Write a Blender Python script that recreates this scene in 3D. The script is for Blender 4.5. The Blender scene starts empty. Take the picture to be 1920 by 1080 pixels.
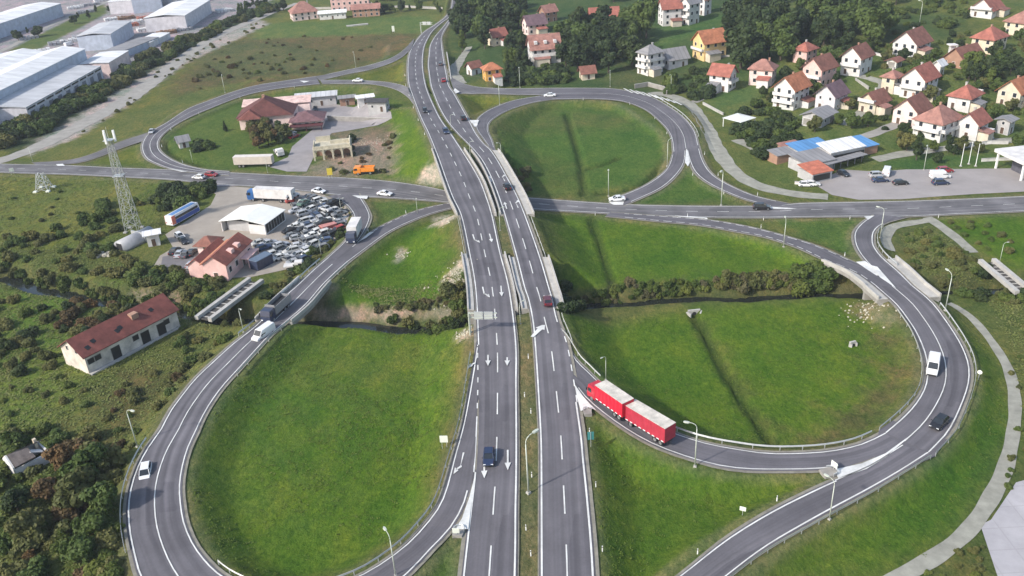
import bpy, bmesh, math, random
import numpy as np
from mathutils import Vector, Matrix
R = math.radians
random.seed(7); rng = np.random.default_rng(7)
scene = bpy.context.scene
COL = scene.collection

# ------------------------------------------------------------------ camera, sky, sun, exposure
CF, CYH, CROLL, CH = 1629.0, -300.0, -3.5, 90.0
_th = math.atan((540 - CYH) / CF); _c, _s = math.cos(R(CROLL)), math.sin(R(CROLL))
FW = np.array([0, math.cos(_th), -math.sin(_th)]); _rt = np.array([1.0, 0, 0]); _up = np.cross(_rt, FW)
CR = _c * _rt + _s * _up; CU = _c * _up - _s * _rt
cam = bpy.data.cameras.new('camera'); camo = bpy.data.objects.new('camera', cam); COL.objects.link(camo)
camo.matrix_world = Matrix(((CR[0], CU[0], -FW[0], 0), (CR[1], CU[1], -FW[1], 0), (CR[2], CU[2], -FW[2], CH), (0, 0, 0, 1)))
cam.sensor_width = 36; cam.lens = 36 * CF / 1920; cam.clip_start = 1; cam.clip_end = 20000
scene.camera = camo
HAZE = 0.00013
SUN_EL, SUN_DIR = 36.0, (0.85, 0.52)          # height, and the way the shadows fall on the ground
world = bpy.data.worlds.new('World'); scene.world = world; world.use_nodes = True
wn = world.node_tree; bg = wn.nodes['Background']; sk = wn.nodes.new('ShaderNodeTexSky'); sk.sky_type = 'NISHITA'
sk.sun_disc = False; sk.sun_elevation = R(SUN_EL); sk.sun_rotation = math.atan2(-SUN_DIR[0], -SUN_DIR[1]) % (2 * math.pi)
sk.air_density = 1.2; sk.dust_density = 2.0
wn.links.new(sk.outputs[0], bg.inputs[0]); bg.inputs[1].default_value = 0.135
sun = bpy.data.lights.new('sun', 'SUN'); sun.energy = 2.8; sun.angle = R(2.5); sun.color = (1.0, 0.95, 0.87)
suno = bpy.data.objects.new('sun', sun); COL.objects.link(suno)
_l = math.hypot(*SUN_DIR)
suno.rotation_euler = Vector((SUN_DIR[0] / _l * math.cos(R(SUN_EL)), SUN_DIR[1] / _l * math.cos(R(SUN_EL)), -math.sin(R(SUN_EL)))).to_track_quat('-Z', 'Y').to_euler()
scene.view_settings.view_transform = 'Standard'; scene.view_settings.look = 'None'
scene.view_settings.exposure = 0.70; scene.view_settings.gamma = 1

def ray(px, py): return FW * CF + CR * (px - 960) - CU * (py - 540)
def W(px, py, z=0.0):
    d = ray(px, py); t = (z - CH) / d[2]
    return np.array([d[0] * t, d[1] * t, z])
def PX(p):
    q = np.asarray(p, float) - np.array([0, 0, CH]); zz = q @ FW
    return 960 + CF * (q @ CR) / zz, 540 - CF * (q @ CU) / zz

# ------------------------------------------------------------------ materials
def _nt(name):
    m = bpy.data.materials.new(name); m.use_nodes = True
    return m, m.node_tree.nodes, m.node_tree.links, m.node_tree.nodes['Principled BSDF']
def _rgb(c): return (c[0], c[1], c[2], 1)
def mix(n, l, a, b, fac, blend='MIX'):
    x = n.new('ShaderNodeMix'); x.data_type = 'RGBA'; x.blend_type = blend
    for s, v in ((x.inputs['A'], a), (x.inputs['B'], b), (x.inputs['Factor'], fac)):
        if hasattr(v, 'links') or hasattr(v, 'is_linked'): l.new(v, s)
        elif isinstance(v, (int, float)): s.default_value = v
        else: s.default_value = _rgb(v)
    return x.outputs['Result']
def noise(n, l, scale, detail=4, rough=.6, vec=None, stretch=None):
    t = n.new('ShaderNodeTexNoise'); t.inputs['Scale'].default_value = scale; t.inputs['Detail'].default_value = detail; t.inputs['Roughness'].default_value = rough
    if vec is not None:
        if stretch:
            mp = n.new('ShaderNodeMapping'); mp.inputs['Scale'].default_value = stretch; l.new(vec, mp.inputs['Vector']); vec = mp.outputs[0]
        l.new(vec, t.inputs['Vector'])
    return t.outputs['Fac']
def ramp(n, l, fac, stops):
    r = n.new('ShaderNodeValToRGB'); l.new(fac, r.inputs[0])
    e = r.color_ramp.elements
    e[0].position, e[0].color = stops[0][0], _rgb(stops[0][1]); e[1].position, e[1].color = stops[-1][0], _rgb(stops[-1][1])
    for p, c in stops[1:-1]:
        x = e.new(p); x.color = _rgb(c)
    return r.outputs[0]
MATS = {}
def mat(name, col, rough=.8, var=.2, scale=1.5, metal=0.0, objcol=False, coat=0.0, stretch=None, spec=.4):
    if name in MATS: return MATS[name]
    m, n, l, b = _nt(name)
    tc = n.new('ShaderNodeTexCoord')
    f = noise(n, l, scale, 5, .65, tc.outputs['Object'], stretch)
    g = ramp(n, l, f, ((.3, (1 - var,) * 3), (.7, (1 + var,) * 3)))
    base = col
    if objcol:
        oi = n.new('ShaderNodeObjectInfo'); base = oi.outputs['Color']
    out = mix(n, l, base, g, 1.0, 'MULTIPLY')
    l.new(out, b.inputs['Base Color']); b.inputs['Roughness'].default_value = rough; b.inputs['Metallic'].default_value = metal
    b.inputs['Coat Weight'].default_value = coat; b.inputs['Specular IOR Level'].default_value = spec
    MATS[name] = m; return m
def leafmat(name, ca, cb, cc):
    m, n, l, b = _nt(name)
    g = n.new('ShaderNodeNewGeometry'); oi = n.new('ShaderNodeObjectInfo')
    f = noise(n, l, .35, 3, .6, g.outputs['Position'])
    c = ramp(n, l, f, ((.3, ca), (.7, cb)))
    r = ramp(n, l, oi.outputs['Random'], ((0, (.72, .78, .7)), (.5, (1, 1, 1)), (1, (1.3, 1.15, 1.0))))
    c = mix(n, l, c, r, 1.0, 'MULTIPLY')
    f2 = noise(n, l, 2.2, 2, .5, g.outputs['Position'])
    k = n.new('ShaderNodeMapRange'); l.new(f2, k.inputs[0]); k.inputs[1].default_value = .5; k.inputs[2].default_value = .75; k.inputs[4].default_value = .7
    c = mix(n, l, c, cc, k.outputs[0])
    l.new(c, b.inputs['Base Color']); b.inputs['Roughness'].default_value = .65; b.inputs['Specular IOR Level'].default_value = .25
    tr = n.new('ShaderNodeBsdfTranslucent'); l.new(c, tr.inputs[0]); ms = n.new('ShaderNodeMixShader'); ms.inputs[0].default_value = .22
    l.new(b.outputs[0], ms.inputs[1]); l.new(tr.outputs[0], ms.inputs[2]); l.new(ms.outputs[0], n['Material Output'].inputs[0])
    MATS[name] = m; return m

# ------------------------------------------------------------------ mesh building
class MB:
    def __init__(s): s.v = []; s.f = []; s.m = []
    def add(s, vs, fs, m=0):
        o = len(s.v); s.v += [tuple(map(float, p)) for p in vs]; s.f += [tuple(i + o for i in f) for f in fs]; s.m += [m] * len(fs); return s
    def box(s, c, d, m=0, rz=0.0, taper=1.0, ry=0.0):
        hx, hy, hz = d[0] / 2, d[1] / 2, d[2] / 2; ca, sa = math.cos(rz), math.sin(rz); cy, sy = math.cos(ry), math.sin(ry)
        vs = []
        for z in (-hz, hz):
            k = taper if z > 0 else 1
            for x, y in ((-hx, -hy), (hx, -hy), (hx, hy), (-hx, hy)):
                x, y = x * k, y * k
                X, Z = x * cy + z * sy, -x * sy + z * cy
                vs.append((c[0] + X * ca - y * sa, c[1] + X * sa + y * ca, c[2] + Z))
        return s.add(vs, [(3, 2, 1, 0), (4, 5, 6, 7), (0, 1, 5, 4), (1, 2, 6, 5), (2, 3, 7, 6), (3, 0, 4, 7)], m)
    def tube(s, p0, p1, r0, r1=None, n=8, m=0):
        r1 = r0 if r1 is None else r1; p0, p1 = Vector(p0), Vector(p1); d = (p1 - p0).normalized()
        a = d.orthogonal().normalized(); b = d.cross(a); vs = []
        for p, r in ((p0, r0), (p1, r1)):
            for i in range(n):
                t = 2 * math.pi * i / n; vs.append(p + a * (r * math.cos(t)) + b * (r * math.sin(t)))
        fs = [(i, (i + 1) % n, n + (i + 1) % n, n + i) for i in range(n)] + [tuple(range(n))[::-1], tuple(range(n, 2 * n))]
        return s.add(vs, fs, m)
    def loft(s, rings, m=0, cap=True):
        n = len(rings[0]); vs = [p for r in rings for p in r]; fs = []
        for k in range(len(rings) - 1):
            for i in range(n): fs.append((k * n + i, k * n + (i + 1) % n, (k + 1) * n + (i + 1) % n, (k + 1) * n + i))
        if cap: fs += [tuple(range(n))[::-1], tuple(range((len(rings) - 1) * n, len(rings) * n))]
        return s.add(vs, fs, m)
    def prism(s, poly, z0, z1, m=0):
        return s.loft([[(x, y, z0) for x, y in poly], [(x, y, z1) for x, y in poly]], m)
    def mesh(s, name, mats):
        me = bpy.data.meshes.new(name); me.from_pydata(s.v, [], s.f)
        for x in (mats if isinstance(mats, (list, tuple)) else [mats]): me.materials.append(x)
        me.polygons.foreach_set('material_index', s.m); me.update(); return me
    def build(s, name, mats, parent=None, smooth=False, fix=True):
        me = s.mesh(name, mats)
        if fix:
            b = bmesh.new(); b.from_mesh(me); bmesh.ops.recalc_face_normals(b, faces=b.faces); b.to_mesh(me); b.free()
        if smooth: me.polygons.foreach_set('use_smooth', [True] * len(me.polygons))
        return link(name, me, parent)
def link(name, me, parent=None):
    o = bpy.data.objects.new(name, me); COL.objects.link(o)
    if parent is not None: o.parent = parent
    return o
def tag(o, label=None, cat=None, group=None, kind=None):
    for k, v in (('label', label), ('category', cat), ('group', group), ('kind', kind)):
        if v: o[k] = v
    return o
def thing(name, label, cat, loc=(0, 0, 0), rz=0.0, group=None):
    o = bpy.data.objects.new(name, None); COL.objects.link(o); o.location = tuple(map(float, loc)); o.rotation_euler = (0, 0, rz); o.empty_display_size = .2
    return tag(o, label, cat, group)
def kids(o): return [c for c in KIDS.get(o.name, [])] or list(o.children)
KIDS = {}
def dup(root, loc, rz=None, label=None, group=None, scale=None, color=None):
    r = root.copy(); COL.objects.link(r); r.location = tuple(map(float, loc))
    if rz is not None: r.rotation_euler = (0, 0, rz)
    if scale is not None: r.scale = (scale,) * 3 if isinstance(scale, (int, float)) else scale
    if label: r['label'] = label
    if group: r['group'] = group
    if color: r.color = (*color, 1)
    ch = KIDS.get(root.name)
    if ch is None: ch = KIDS[root.name] = [(c, list(c.children)) for c in root.children]
    for c, gs in ch:
        d = c.copy(); COL.objects.link(d); d.parent = r
        if color: d.color = (*color, 1)
        for g in gs:
            e = g.copy(); COL.objects.link(e); e.parent = d
    return r

# ------------------------------------------------------------------ polylines
def catmull(P, sub=10):
    P = np.asarray(P, float); Q = np.vstack([2 * P[0] - P[1], P, 2 * P[-1] - P[-2]]); out = []
    for i in range(1, len(Q) - 2):
        p0, p1, p2, p3 = Q[i - 1:i + 3]
        for k in range(sub):
            t = k / sub
            out.append(.5 * (2 * p1 + (p2 - p0) * t + (2 * p0 - 5 * p1 + 4 * p2 - p3) * t * t + (3 * p1 - p0 - 3 * p2 + p3) * t ** 3))
    out.append(P[-1]); return np.array(out)
def inpoly(X, Y, poly):
    r = np.zeros(X.shape, bool); n = len(poly)
    for i in range(n):
        x0, y0 = poly[i][:2]; x1, y1 = poly[(i + 1) % n][:2]
        if y0 == y1: continue
        c = ((y0 > Y) != (y1 > Y)) & (X < (x1 - x0) * (Y - y0) / (y1 - y0) + x0); r ^= c
    return r
def segdist(X, Y, poly, closed=True):
    d = np.full(X.shape, 1e9); n = len(poly)
    for i in range(n if closed else n - 1):
        x0, y0 = poly[i][:2]; x1, y1 = poly[(i + 1) % n][:2]; dx, dy = x1 - x0, y1 - y0
        t = np.clip(((X - x0) * dx + (Y - y0) * dy) / max(dx * dx + dy * dy, 1e-9), 0, 1)
        d = np.minimum(d, np.hypot(X - x0 - t * dx, Y - y0 - t * dy))
    return d
# ------------------------------------------------------------------ roads: the two edges of each, with heights
RB = {}
class Ribbon: pass
def ribbon(key, pairs, sub=10, step=2.5):
    z = None; A = []; B = []
    for p in pairs:
        z = p[4] if len(p) > 4 else z
        A.append((*p[:4], z))
    # missing heights between two given ones run evenly
    zs = [p[4] if len(p) > 4 else None for p in pairs]; idx = [i for i, v in enumerate(zs) if v is not None]
    zs = np.interp(range(len(pairs)), idx, [zs[i] for i in idx])
    L = catmull([W(p[0], p[1], h) for p, h in zip(pairs, zs)], sub); Q = catmull([W(p[2], p[3], h) for p, h in zip(pairs, zs)], sub)
    C = (L + Q) / 2; s = np.r_[0, np.cumsum(np.linalg.norm(np.diff(C, axis=0), axis=1))]
    t = np.linspace(0, s[-1], max(3, int(s[-1] / step)))
    r = Ribbon(); r.key = key
    r.L = np.stack([np.interp(t, s, L[:, k]) for k in range(3)], 1); r.R = np.stack([np.interp(t, s, Q[:, k]) for k in range(3)], 1)
    r.s = t; r.fill = np.ones(len(t), bool); r.P = [PX(c) for c in (r.L + r.R) / 2]
    r.px = np.array(r.P); RB[key] = r; return r
def r_at(r, s):
    f = lambda M: np.stack([np.interp(s, r.s, M[:, k]) for k in range(3)], -1)
    return f(r.L), f(r.R)
ribbon('west_carriageway', [(830,1400,960,1400,3),(866,1070,970,1070,3),(880,950,971,950,3.3),(887,890,972,890,3.4),(892,810,972,810,3.6),(895,720,971,720,4.2),(894,640,970,640,5.2),(889,540,957,540,6.2),(877,470,939,470,6.8),(863,405,925,405,7),(847,370,914,370,7),(834,335,900,335,7),(820,295,876,295,7),(802,250,846,250,6.3),(790,225,828,225,5.5),(780,200,815,200,4.6),(771,175,804,175,3.8),(766,160,799,160,3.2),(764,140,795,140,2.6),(764,120,793,120,2),(767,100,794,100,1.6),(774,85,797,85,1.3),(785,70,804,70,1),(797,58,812,58,.8),(817,45,826,45,.7),(836,30,845,30,.6),(846,12,855,12,.6),(848,-15,857,-15,.6)])
ribbon('east_carriageway', [(1012,1400,1130,1400,3),(1011,1070,1116,1070,3),(1011,935,1105,935,3.3),(1011,860,1097,860,3.5),(1010,810,1092,810,3.6),(1004,700,1075,700,4.4),(1000,640,1063,640,5.2),(996,600,1047,600,5.6),(988,560,1038,560,6),(981,540,1032,540,6.2),(966,480,1014,480,6.8),(945,405,987,405,7),(932,365,970,365,7),(918,330,951,330,7),(902,300,934,300,7),(886,280,920,280,6.8),(872,265,908,270,6.6),(855,248,893,250,6.3),(836,225,880,225,5.5),(822,200,866,200,4.6),(812,175,852,175,3.8),(807,160,842,160,3.2),(804,140,838,140,2.6),(802,120,834,120,2),(804,100,831,100,1.6),(806,85,829,85,1.3),(814,70,828,72,1),(822,60,832,60,.8),(832,48,840,47,.7),(846,30,850,30,.6)])
ribbon('south_west_ramp', [(893,640,894.5,640,5.3),(884,700,896,700,4.4),(868,790,893,800,3.7),(850,855,889,870,3.5),(830,927,880,925,3.3),(812,962,866,962,3.2),(787,992,845,995,2.9),(755,1025,815,1026,3),(695,1067,772,1072,3),(640,1092,715,1120,3),(575,1112,625,1175),(510,1116,480,1222),(450,1094,350,1195,3),(412,1072,288,1135),(385,1045,258,1080),(365,1017,246,1035),(350,982,239,1000),(344,950,236,960),(341,915,241,918),(345,880,255,875),(355,842,275,838),(370,810,299,804),(380,787,316,772),(397,757,338,742),(420,725,365,709),(450,692,400,676),(480,659,433,646),(505,632,460,625),(537,605,487,602,3.3),(575,572,525,562,3.2),(605,537,560,531,2.8),(630,512,585,507,2.4),(655,490,613,483,2)])
ribbon('west_link', [(655,490,633,486.5,2),(692,462,668,455,1.7),(730,435,705,429,1.3),(767,417,748,408,1),(805,402,790,392,.7),(850,390,840,381,.5),(885,384,876,376,.4)])
ribbon('junction_link', [(634,486.5,613,483,2),(672,452,650,447,1.7),(694,412,664,412,1.2),(690,392,656,392,.8),(680,375,640,378,.5),(672,362,612,367,.4)])
ribbon('cross_road', [(-260,290,-260,303,.3),(-160,298,-160,311,.3),(0,307,0,323,.3),(125,310,125,327,.3),(230,315,230,332,.3),(320,318,320,337,.3),(400,322,400,345,.3),(480,326,480,350,.3),(560,330,560,357,.3),(640,333,640,366,.3),(730,340,730,371,.3),(800,350,800,376,.3),(850,360,855,381,.3),(930,367,930,388,.3),(995,371,995,392,.3),(1060,376,1060,396,.3),(1170,383,1170,402,.3),(1290,386,1290,407,.3),(1440,386,1440,408,.3),(1500,381,1500,407,.3),(1600,379,1600,406,.3),(1700,377,1700,406,.3),(1810,373,1810,401,.3),(1920,368,1920,396,.3),(2080,360,2080,386,.3),(2300,345,2300,370,.3)])
ribbon('north_west_ramp', [(592,143,600,157,1.6),(530,152,535,164),(480,160,482,173),(437,172,440,185),(387,190,392,204),(350,205,357,219),(312,230,326,236),(282,247,305,253),(268,265,297,266,.9),(266,282,298,278),(274,297,306,288),(290,306,324,300),(318,316,350,310),(370,324,387,318,.42),(430,329,430,321,.37)])
ribbon('north_west_exit', [(764,163,778,199,4.2),(748,158,762,180,3.6),(725,154,737,166,3),(690,151,697,158,2.4),(650,150,655,157,2),(600,150,604,157,1.63)])
ribbon('north_west_entry', [(777,72,772,90,1.6),(755,95,755,106,1.6),(730,110,730,119,1.6),(692,122,692,131,1.6),(655,130,655,138,1.6),(605,141,607,149,1.6),(592,143,598,150,1.61)])
ribbon('farm_track_link', [(285,246,268,264,.9),(222,267,228,277,.6),(180,286,187,293,.5),(130,300,140,306,.4),(60,305,70,310,.34)])
ribbon('north_east_ramp', [(1030,165,1035,186,2.4),(1097,165,1097,185,2.2),(1147,166,1147,187),(1185,172,1180,193),(1222,182,1212,207),(1255,200,1235,226),(1282,220,1250,242),(1302,245,1259,260),(1310,272,1262,285,1.2)])
ribbon('loop_exit', [(1286,276,1262,285,1.2),(1283,305,1253,312,1),(1267,330,1237,329,.8),(1240,353,1210,347,.6),(1200,372,1172,364,.45),(1170,385,1145,373,.38)])
ribbon('loop_entry', [(1310,272,1286,276,1.2),(1317,297,1292,300,1),(1330,320,1302,322,.9),(1350,337,1322,340,.8),(1385,355,1354,357,.6),(1422,369,1397,374,.45),(1480,382,1450,388,.36)])
ribbon('slip_road', [(842,142,853,176,2.8),(862,153,872,175,2.8),(880,160,885,176,2.8),(905,164,905,175,2.7),(960,166,960,177,2.5),(1030,165,1032,178,2.42)])
ribbon('north_loop_exit', [(922,282,929,286,6.7),(906,260,923,264,6.4),(893,240,915,245,5.8),(895,223,917,231,5.1),(910,210,926,222,4.5),(930,200,942,212,3.9),(960,189,965,202,3.2),(997,182,1000,192,2.7),(1035,177,1036,186,2.4)])
ribbon('south_east_exit', [(1057,627,1059,630,5.2),(1080,672,1069,682,4.5),(1100,692,1078,722,4.24),(1120,712,1098,748,4.03),(1150,738,1130,776,3.75),(1195,773,1180,811,3.2),(1240,800,1230,838,2.9),(1277,815,1285,858,2.7),(1325,830,1345,875,2.5),(1380,840,1397,882,2.3),(1440,848,1440,883,2.1),(1515,847,1530,882,2),(1565,842,1590,874,2),(1615,830,1652,852,2),(1657,810,1690,834,2)])
ribbon('south_east_entry', [(1040,1300,1120,1330,2),(1180,1150,1260,1170,2),(1282,1072,1377,1072,2),(1360,1010,1440,1026,2),(1440,960,1502,990,2),(1515,922,1565,955,2),(1572,896,1627,922,2),(1630,872,1690,885,2),(1690,834,1745,850,2)])
ribbon('south_east_ramp', [(1657,810,1745,850,2),(1690,782,1782,810),(1715,755,1804,765),(1732,725,1818,725),(1736,695,1821,695),(1732,665,1815,668),(1717,627,1800,637),(1700,600,1777,602,2.2),(1677,570,1750,567,2.7),(1640,537,1712,535,3)])
ribbon('east_link', [(1640,537,1677,536,3),(1602,510,1645,512,2.8),(1540,485,1592,487,2.4),(1497,465,1530,460),(1440,446,1450,436),(1385,435,1390,422,1.2),(1310,422,1320,411,.8),(1235,415,1245,405,.5),(1135,405,1145,398,.38)])
ribbon('east_junction', [(1677,536,1712,535,3),(1645,512,1685,508,2.7),(1620,487,1655,482),(1605,465,1641,463),(1600,445,1638,450,1.5),(1604,430,1641,433,1),(1620,414,1660,418,.6),(1640,402,1700,407,.36)])
# where a road is carried by a bridge the ground is not raised under it
BRIDGE = {'west_carriageway': ((286,402),(482,585)), 'east_carriageway': ((286,402),(482,585)), 'south_west_ramp': ((527,598),), 'south_east_ramp': ((520,568),), 'east_link': ((495,537.5),), 'east_junction': ((490,537),)}
for k, rs in BRIDGE.items():
    r = RB[k]
    for y0, y1 in rs:
        b = (r.px[:, 1] > y0) & (r.px[:, 1] < y1)
        if k == 'south_west_ramp': b &= r.px[:, 0] > 400
        r.fill &= ~b
CANAL = [(-420,455),(-200,470),(0,512),(70,532),(180,552),(270,568),(345,580),(420,592),(520,594),(600,596),(680,600),(760,606),(850,608),(925,595),(1000,580),(1080,566),(1200,556),(1330,551),(1450,547),(1560,543),(1660,541),(1780,537),(1920,530),(2150,515),(2500,480)]
canal = catmull([W(x, y, -1.0) for x, y in CANAL], 6)

# ------------------------------------------------------------------ ground sheet
def spaced(a, b, f):
    o = [a]
    while o[-1] < b: o.append(o[-1] + f(o[-1]))
    return o
gx = np.array([-2500, -1200, -800, -600, -500] + spaced(-440, 430, lambda v: 1.05) + [450, 500, 600, 800, 1200, 2500], float)
gy = np.array([-1700, -800, -200, -40, 10, 35] + spaced(50, 760, lambda v: .95 + max(0, v - 60) * .0026) + [800, 900, 1100, 1500, 2500], float)
GX, GY = np.meshgrid(gx, gy)
HL = [(832,40),(868,150),(960,160),(1190,160),(1300,200),(1420,320),(1560,335),(1800,290),(2300,270)]
hl = [W(x, y) for x, y in HL]
hp = [p[:2] for p in hl] + [(2000, 300), (9500, 0), (9500, 9500), (-30, 9500)]
din = np.where(inpoly(GX, GY, hp), segdist(GX, GY, [p[:2] for p in hl], False), 0)
wob = lambda X, Y, s, a: a * (np.sin(X * s + 1.3) * np.cos(Y * s * 1.17 + .4) + .5 * np.sin(X * s * 2.3 + Y * s * 1.9))
base = 26 * (1 - np.exp(-np.maximum(0, din - 6) * .085 / 26)) + np.where(din > 12, wob(GX, GY, .035, .8), 0)
base += np.where(din == 0, wob(GX, GY, .05, .12), 0)
flat = base.copy(); H = base.copy(); near = np.full(GX.shape, 99.0); cap = np.full(GX.shape, 99.0)
IN = lambda c, rad: (slice(max(0, np.searchsorted(gy, c[1] - rad)), np.searchsorted(gy, c[1] + rad)), slice(max(0, np.searchsorted(gx, c[0] - rad)), np.searchsorted(gx, c[0] + rad)))
for r in RB.values():
    C = (r.L + r.R) / 2; hw = np.linalg.norm(r.R - r.L, axis=1) / 2
    for c, w, fl in zip(C, hw, r.fill):
        w = max(w, .8); sl = IN(c, w + 24); d = np.hypot(GX[sl] - c[0], GY[sl] - c[1]) - w
        if fl:
            H[sl] = np.maximum(H[sl], c[2] - .22 - np.maximum(0, d - 1.1) / 1.9); near[sl] = np.minimum(near[sl], d)
            cap[sl] = np.minimum(cap[sl], c[2] - .22 + np.maximum(0, d - .8) * .9)
        elif r.key in ('cross_road',): pass
H = np.minimum(H, cap)
cd = np.full(GX.shape, 99.0)
for c in canal:
    sl = IN(c, 22); cd[sl] = np.minimum(cd[sl], np.hypot(GX[sl] - c[0], GY[sl] - c[1]))
bank = wob(GX, GY, .25, .5)
H = np.minimum(H, np.where(cd < 22, -3.7 + np.maximum(0, cd + bank - 1.2) * .85, 99))
DITCH = [[(1062,215),(1085,290),(1095,365)],[(1093,318),(1130,308),(1160,296)],[(1108,410),(1128,470),(1155,545)],[(1300,588),(1335,650),(1380,730),(1447,830)],[(925,262),(935,300),(960,340),(985,362)],[(1252,262),(1246,300),(1225,330),(1190,352),(1120,362)],[(345,208),(315,235),(306,262),(325,290),(380,310)]]
dd = np.full(GX.shape, 99.0)
for q in DITCH:
    for c in catmull([W(x, y) for x, y in q], 60):
        sl = IN(c, 8); dd[sl] = np.minimum(dd[sl], np.hypot(GX[sl] - c[0], GY[sl] - c[1]))
H = np.where((dd < 5) & (near > 1.5), H - 1.25 * np.clip(1 - (dd - .3) / 1.0, 0, 1), H)
def hz(x, y):
    x = np.asarray(x, float); y = np.asarray(y, float)
    i = np.clip(np.searchsorted(gx, x) - 1, 0, len(gx) - 2); j = np.clip(np.searchsorted(gy, y) - 1, 0, len(gy) - 2)
    u = (x - gx[i]) / (gx[i + 1] - gx[i]); v = (y - gy[j]) / (gy[j + 1] - gy[j])
    return (H[j, i] * (1 - u) + H[j, i + 1] * u) * (1 - v) + (H[j + 1, i] * (1 - u) + H[j + 1, i + 1] * u) * v
def G(px, py):
    d = ray(px, py); t = np.linspace((-45) / d[2], (-CH - 5) / d[2], 500) if d[2] < 0 else np.linspace(.05, 2, 500)
    X, Y, Z = d[0] * t, d[1] * t, CH + d[2] * t; u = Z - hz(X, Y); k = int(np.argmax(u < 0))
    if k == 0: return W(px, py)
    a = u[k - 1] / (u[k - 1] - u[k]); q = t[k - 1] + a * (t[k] - t[k - 1])
    x, y = d[0] * q, d[1] * q; return np.array([x, y, float(hz(x, y))])
def pick(px, py, zr=None): return G(px, py) if zr is None else W(px, py, zr)
def road_z(p):
    best, z = 9.0, None
    for r in RB.values():
        C = (r.L + r.R) / 2; d = np.hypot(C[:, 0] - p[0], C[:, 1] - p[1]) - np.linalg.norm(r.R - r.L, axis=1) / 2 + np.abs(C[:, 2] - p[2]) * 2
        k = int(np.argmin(d))
        if d[k] < min(best, 2.5): best, z = d[k], C[k, 2]
    return p[2] if z is None else z
# colours of the ground itself: grass kinds, soil, gravel
GREEN = np.array([.050, .105, .018]); 
tint = np.zeros(GX.shape + (3,)); tint[:] = (.078, .100, .026)
def zone(poly, col, feather=3.0, amp=2.0, strength=1.0):
    w = [G(x, y)[:2] for x, y in poly]; w = np.array(w); lo, hi = w.min(0) - feather - amp - 3, w.max(0) + feather + amp + 3
    sl = (slice(np.searchsorted(gy, lo[1]), np.searchsorted(gy, hi[1])), slice(np.searchsorted(gx, lo[0]), np.searchsorted(gx, hi[0])))
    X, Y = GX[sl], GY[sl]
    if X.size == 0: return
    sd = segdist(X, Y, w) * np.where(inpoly(X, Y, w), 1, -1) + wob(X, Y, .45, amp * .5) + wob(X + 31, Y, 1.3, amp * .35)
    k = np.clip((sd + feather) / (2 * feather), 0, 1); k = (k * k * (3 - 2 * k) * strength)[..., None]
    tint[sl] = tint[sl] * (1 - k) + np.array(col) * k
LUSH, LUSH2, OLIVE, ROUGH, BROWN, DRY, DIRT, PALE = (.060,.114,.010), (.050,.104,.009), (.088,.108,.018), (.085,.102,.024), (.104,.090,.038), (.115,.115,.045), (.24,.20,.15), (.36,.33,.26)
zone([(-400,60),(520,20),(640,10),(640,150),(360,215),(180,300),(-400,330)], ROUGH, 6)
zone([(330,150),(470,60),(790,50),(760,95),(600,140),(440,170),(330,205)], BROWN, 8, 6)
zone([(480,45),(820,28),(800,60),(560,70),(470,75)], (.075,.115,.03), 5, 4)
zone([(330,105),(470,75),(640,100),(610,135),(420,150)], (.075,.085,.033), 8, 6)
zone([(380,165),(470,150),(560,140),(480,152),(360,205),(250,255),(150,300),(30,300),(200,230)], (.085,.105,.028), 5, 4)
zone([(690,125),(765,108),(770,160),(740,155),(650,150)], OLIVE, 4)
zone([(300,250),(400,200),(480,178),(560,168),(700,170),(770,200),(820,290),(830,350),(700,338),(560,326),(400,315),(320,300)], (.062,.100,.020), 3)
zone([(740,190),(790,240),(815,340),(750,335),(735,260)], LUSH, 4)
zone([(190,290),(270,262),(262,300),(290,312),(180,308)], OLIVE, 3)
zone([(0,330),(380,345),(390,360),(300,400),(180,470),(0,500)], (.098,.122,.025), 6, 6)
zone([(0,330),(160,335),(250,360),(200,420),(60,440),(0,430)], (.100,.122,.028), 8, 6)
zone([(0,540),(180,570),(160,650),(60,760),(0,800)], (.074,.132,.020), 8, 6)
zone([(0,640),(120,600),(250,720),(120,800),(0,880)], (.094,.134,.026), 10, 8)
zone([(400,600),(480,640),(330,780),(250,900),(150,900),(130,780),(300,680)], (.104,.116,.032), 8, 6)
zone([(200,700),(330,690),(300,760),(200,830)], (.090,.078,.035), 8, 8, .8)
zone([(640,520),(720,440),(850,400),(885,480),(890,580),(760,590),(620,580)], LUSH2, 4)
zone([(820,410),(870,420),(885,520),(850,560),(850,480)], (.085,.092,.030), 5, 3)
zone([(600,600),(860,615),(880,640),(860,800),(800,960),(640,1075),(430,1075),(360,950),(370,830),(450,700),(540,610)], LUSH, 4)
zone([(860,640),(885,650),(860,800),(835,900),(815,900),(840,780)], (.105,.098,.030), 4, 2)
zone([(830,880),(845,880),(820,960),(740,1040),(700,1060),(700,1040),(790,960)], (.090,.100,.024), 4, 2, .7)
zone([(540,620),(850,625),(860,680),(700,740),(560,720),(480,690)], (.082,.116,.018), 12, 12, .8)
zone([(380,780),(470,690),(560,640),(700,700),(560,850),(430,960),(380,900)], (.058,.104,.020), 25, 20, .6)
zone([(700,380),(820,380),(730,415),(700,425)], (.06,.102,.022), 2)
zone([(925,260),(960,210),(1060,192),(1180,200),(1240,240),(1250,290),(1200,345),(1100,365),(990,365),(950,320)], (.050,.100,.018), 4)
zone([(940,240),(1010,205),(1180,205),(1200,230),(1000,250)], (.070,.090,.026), 10, 8, .8)
zone([(1000,290),(1090,320),(1080,360),(1000,355)], (.066,.088,.022), 8, 6, .7)
zone([(850,175),(950,180),(905,215),(880,220)], OLIVE, 3)
zone([(1290,310),(1390,372),(1200,380),(1260,345)], (.055,.1,.018), 2)
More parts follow.
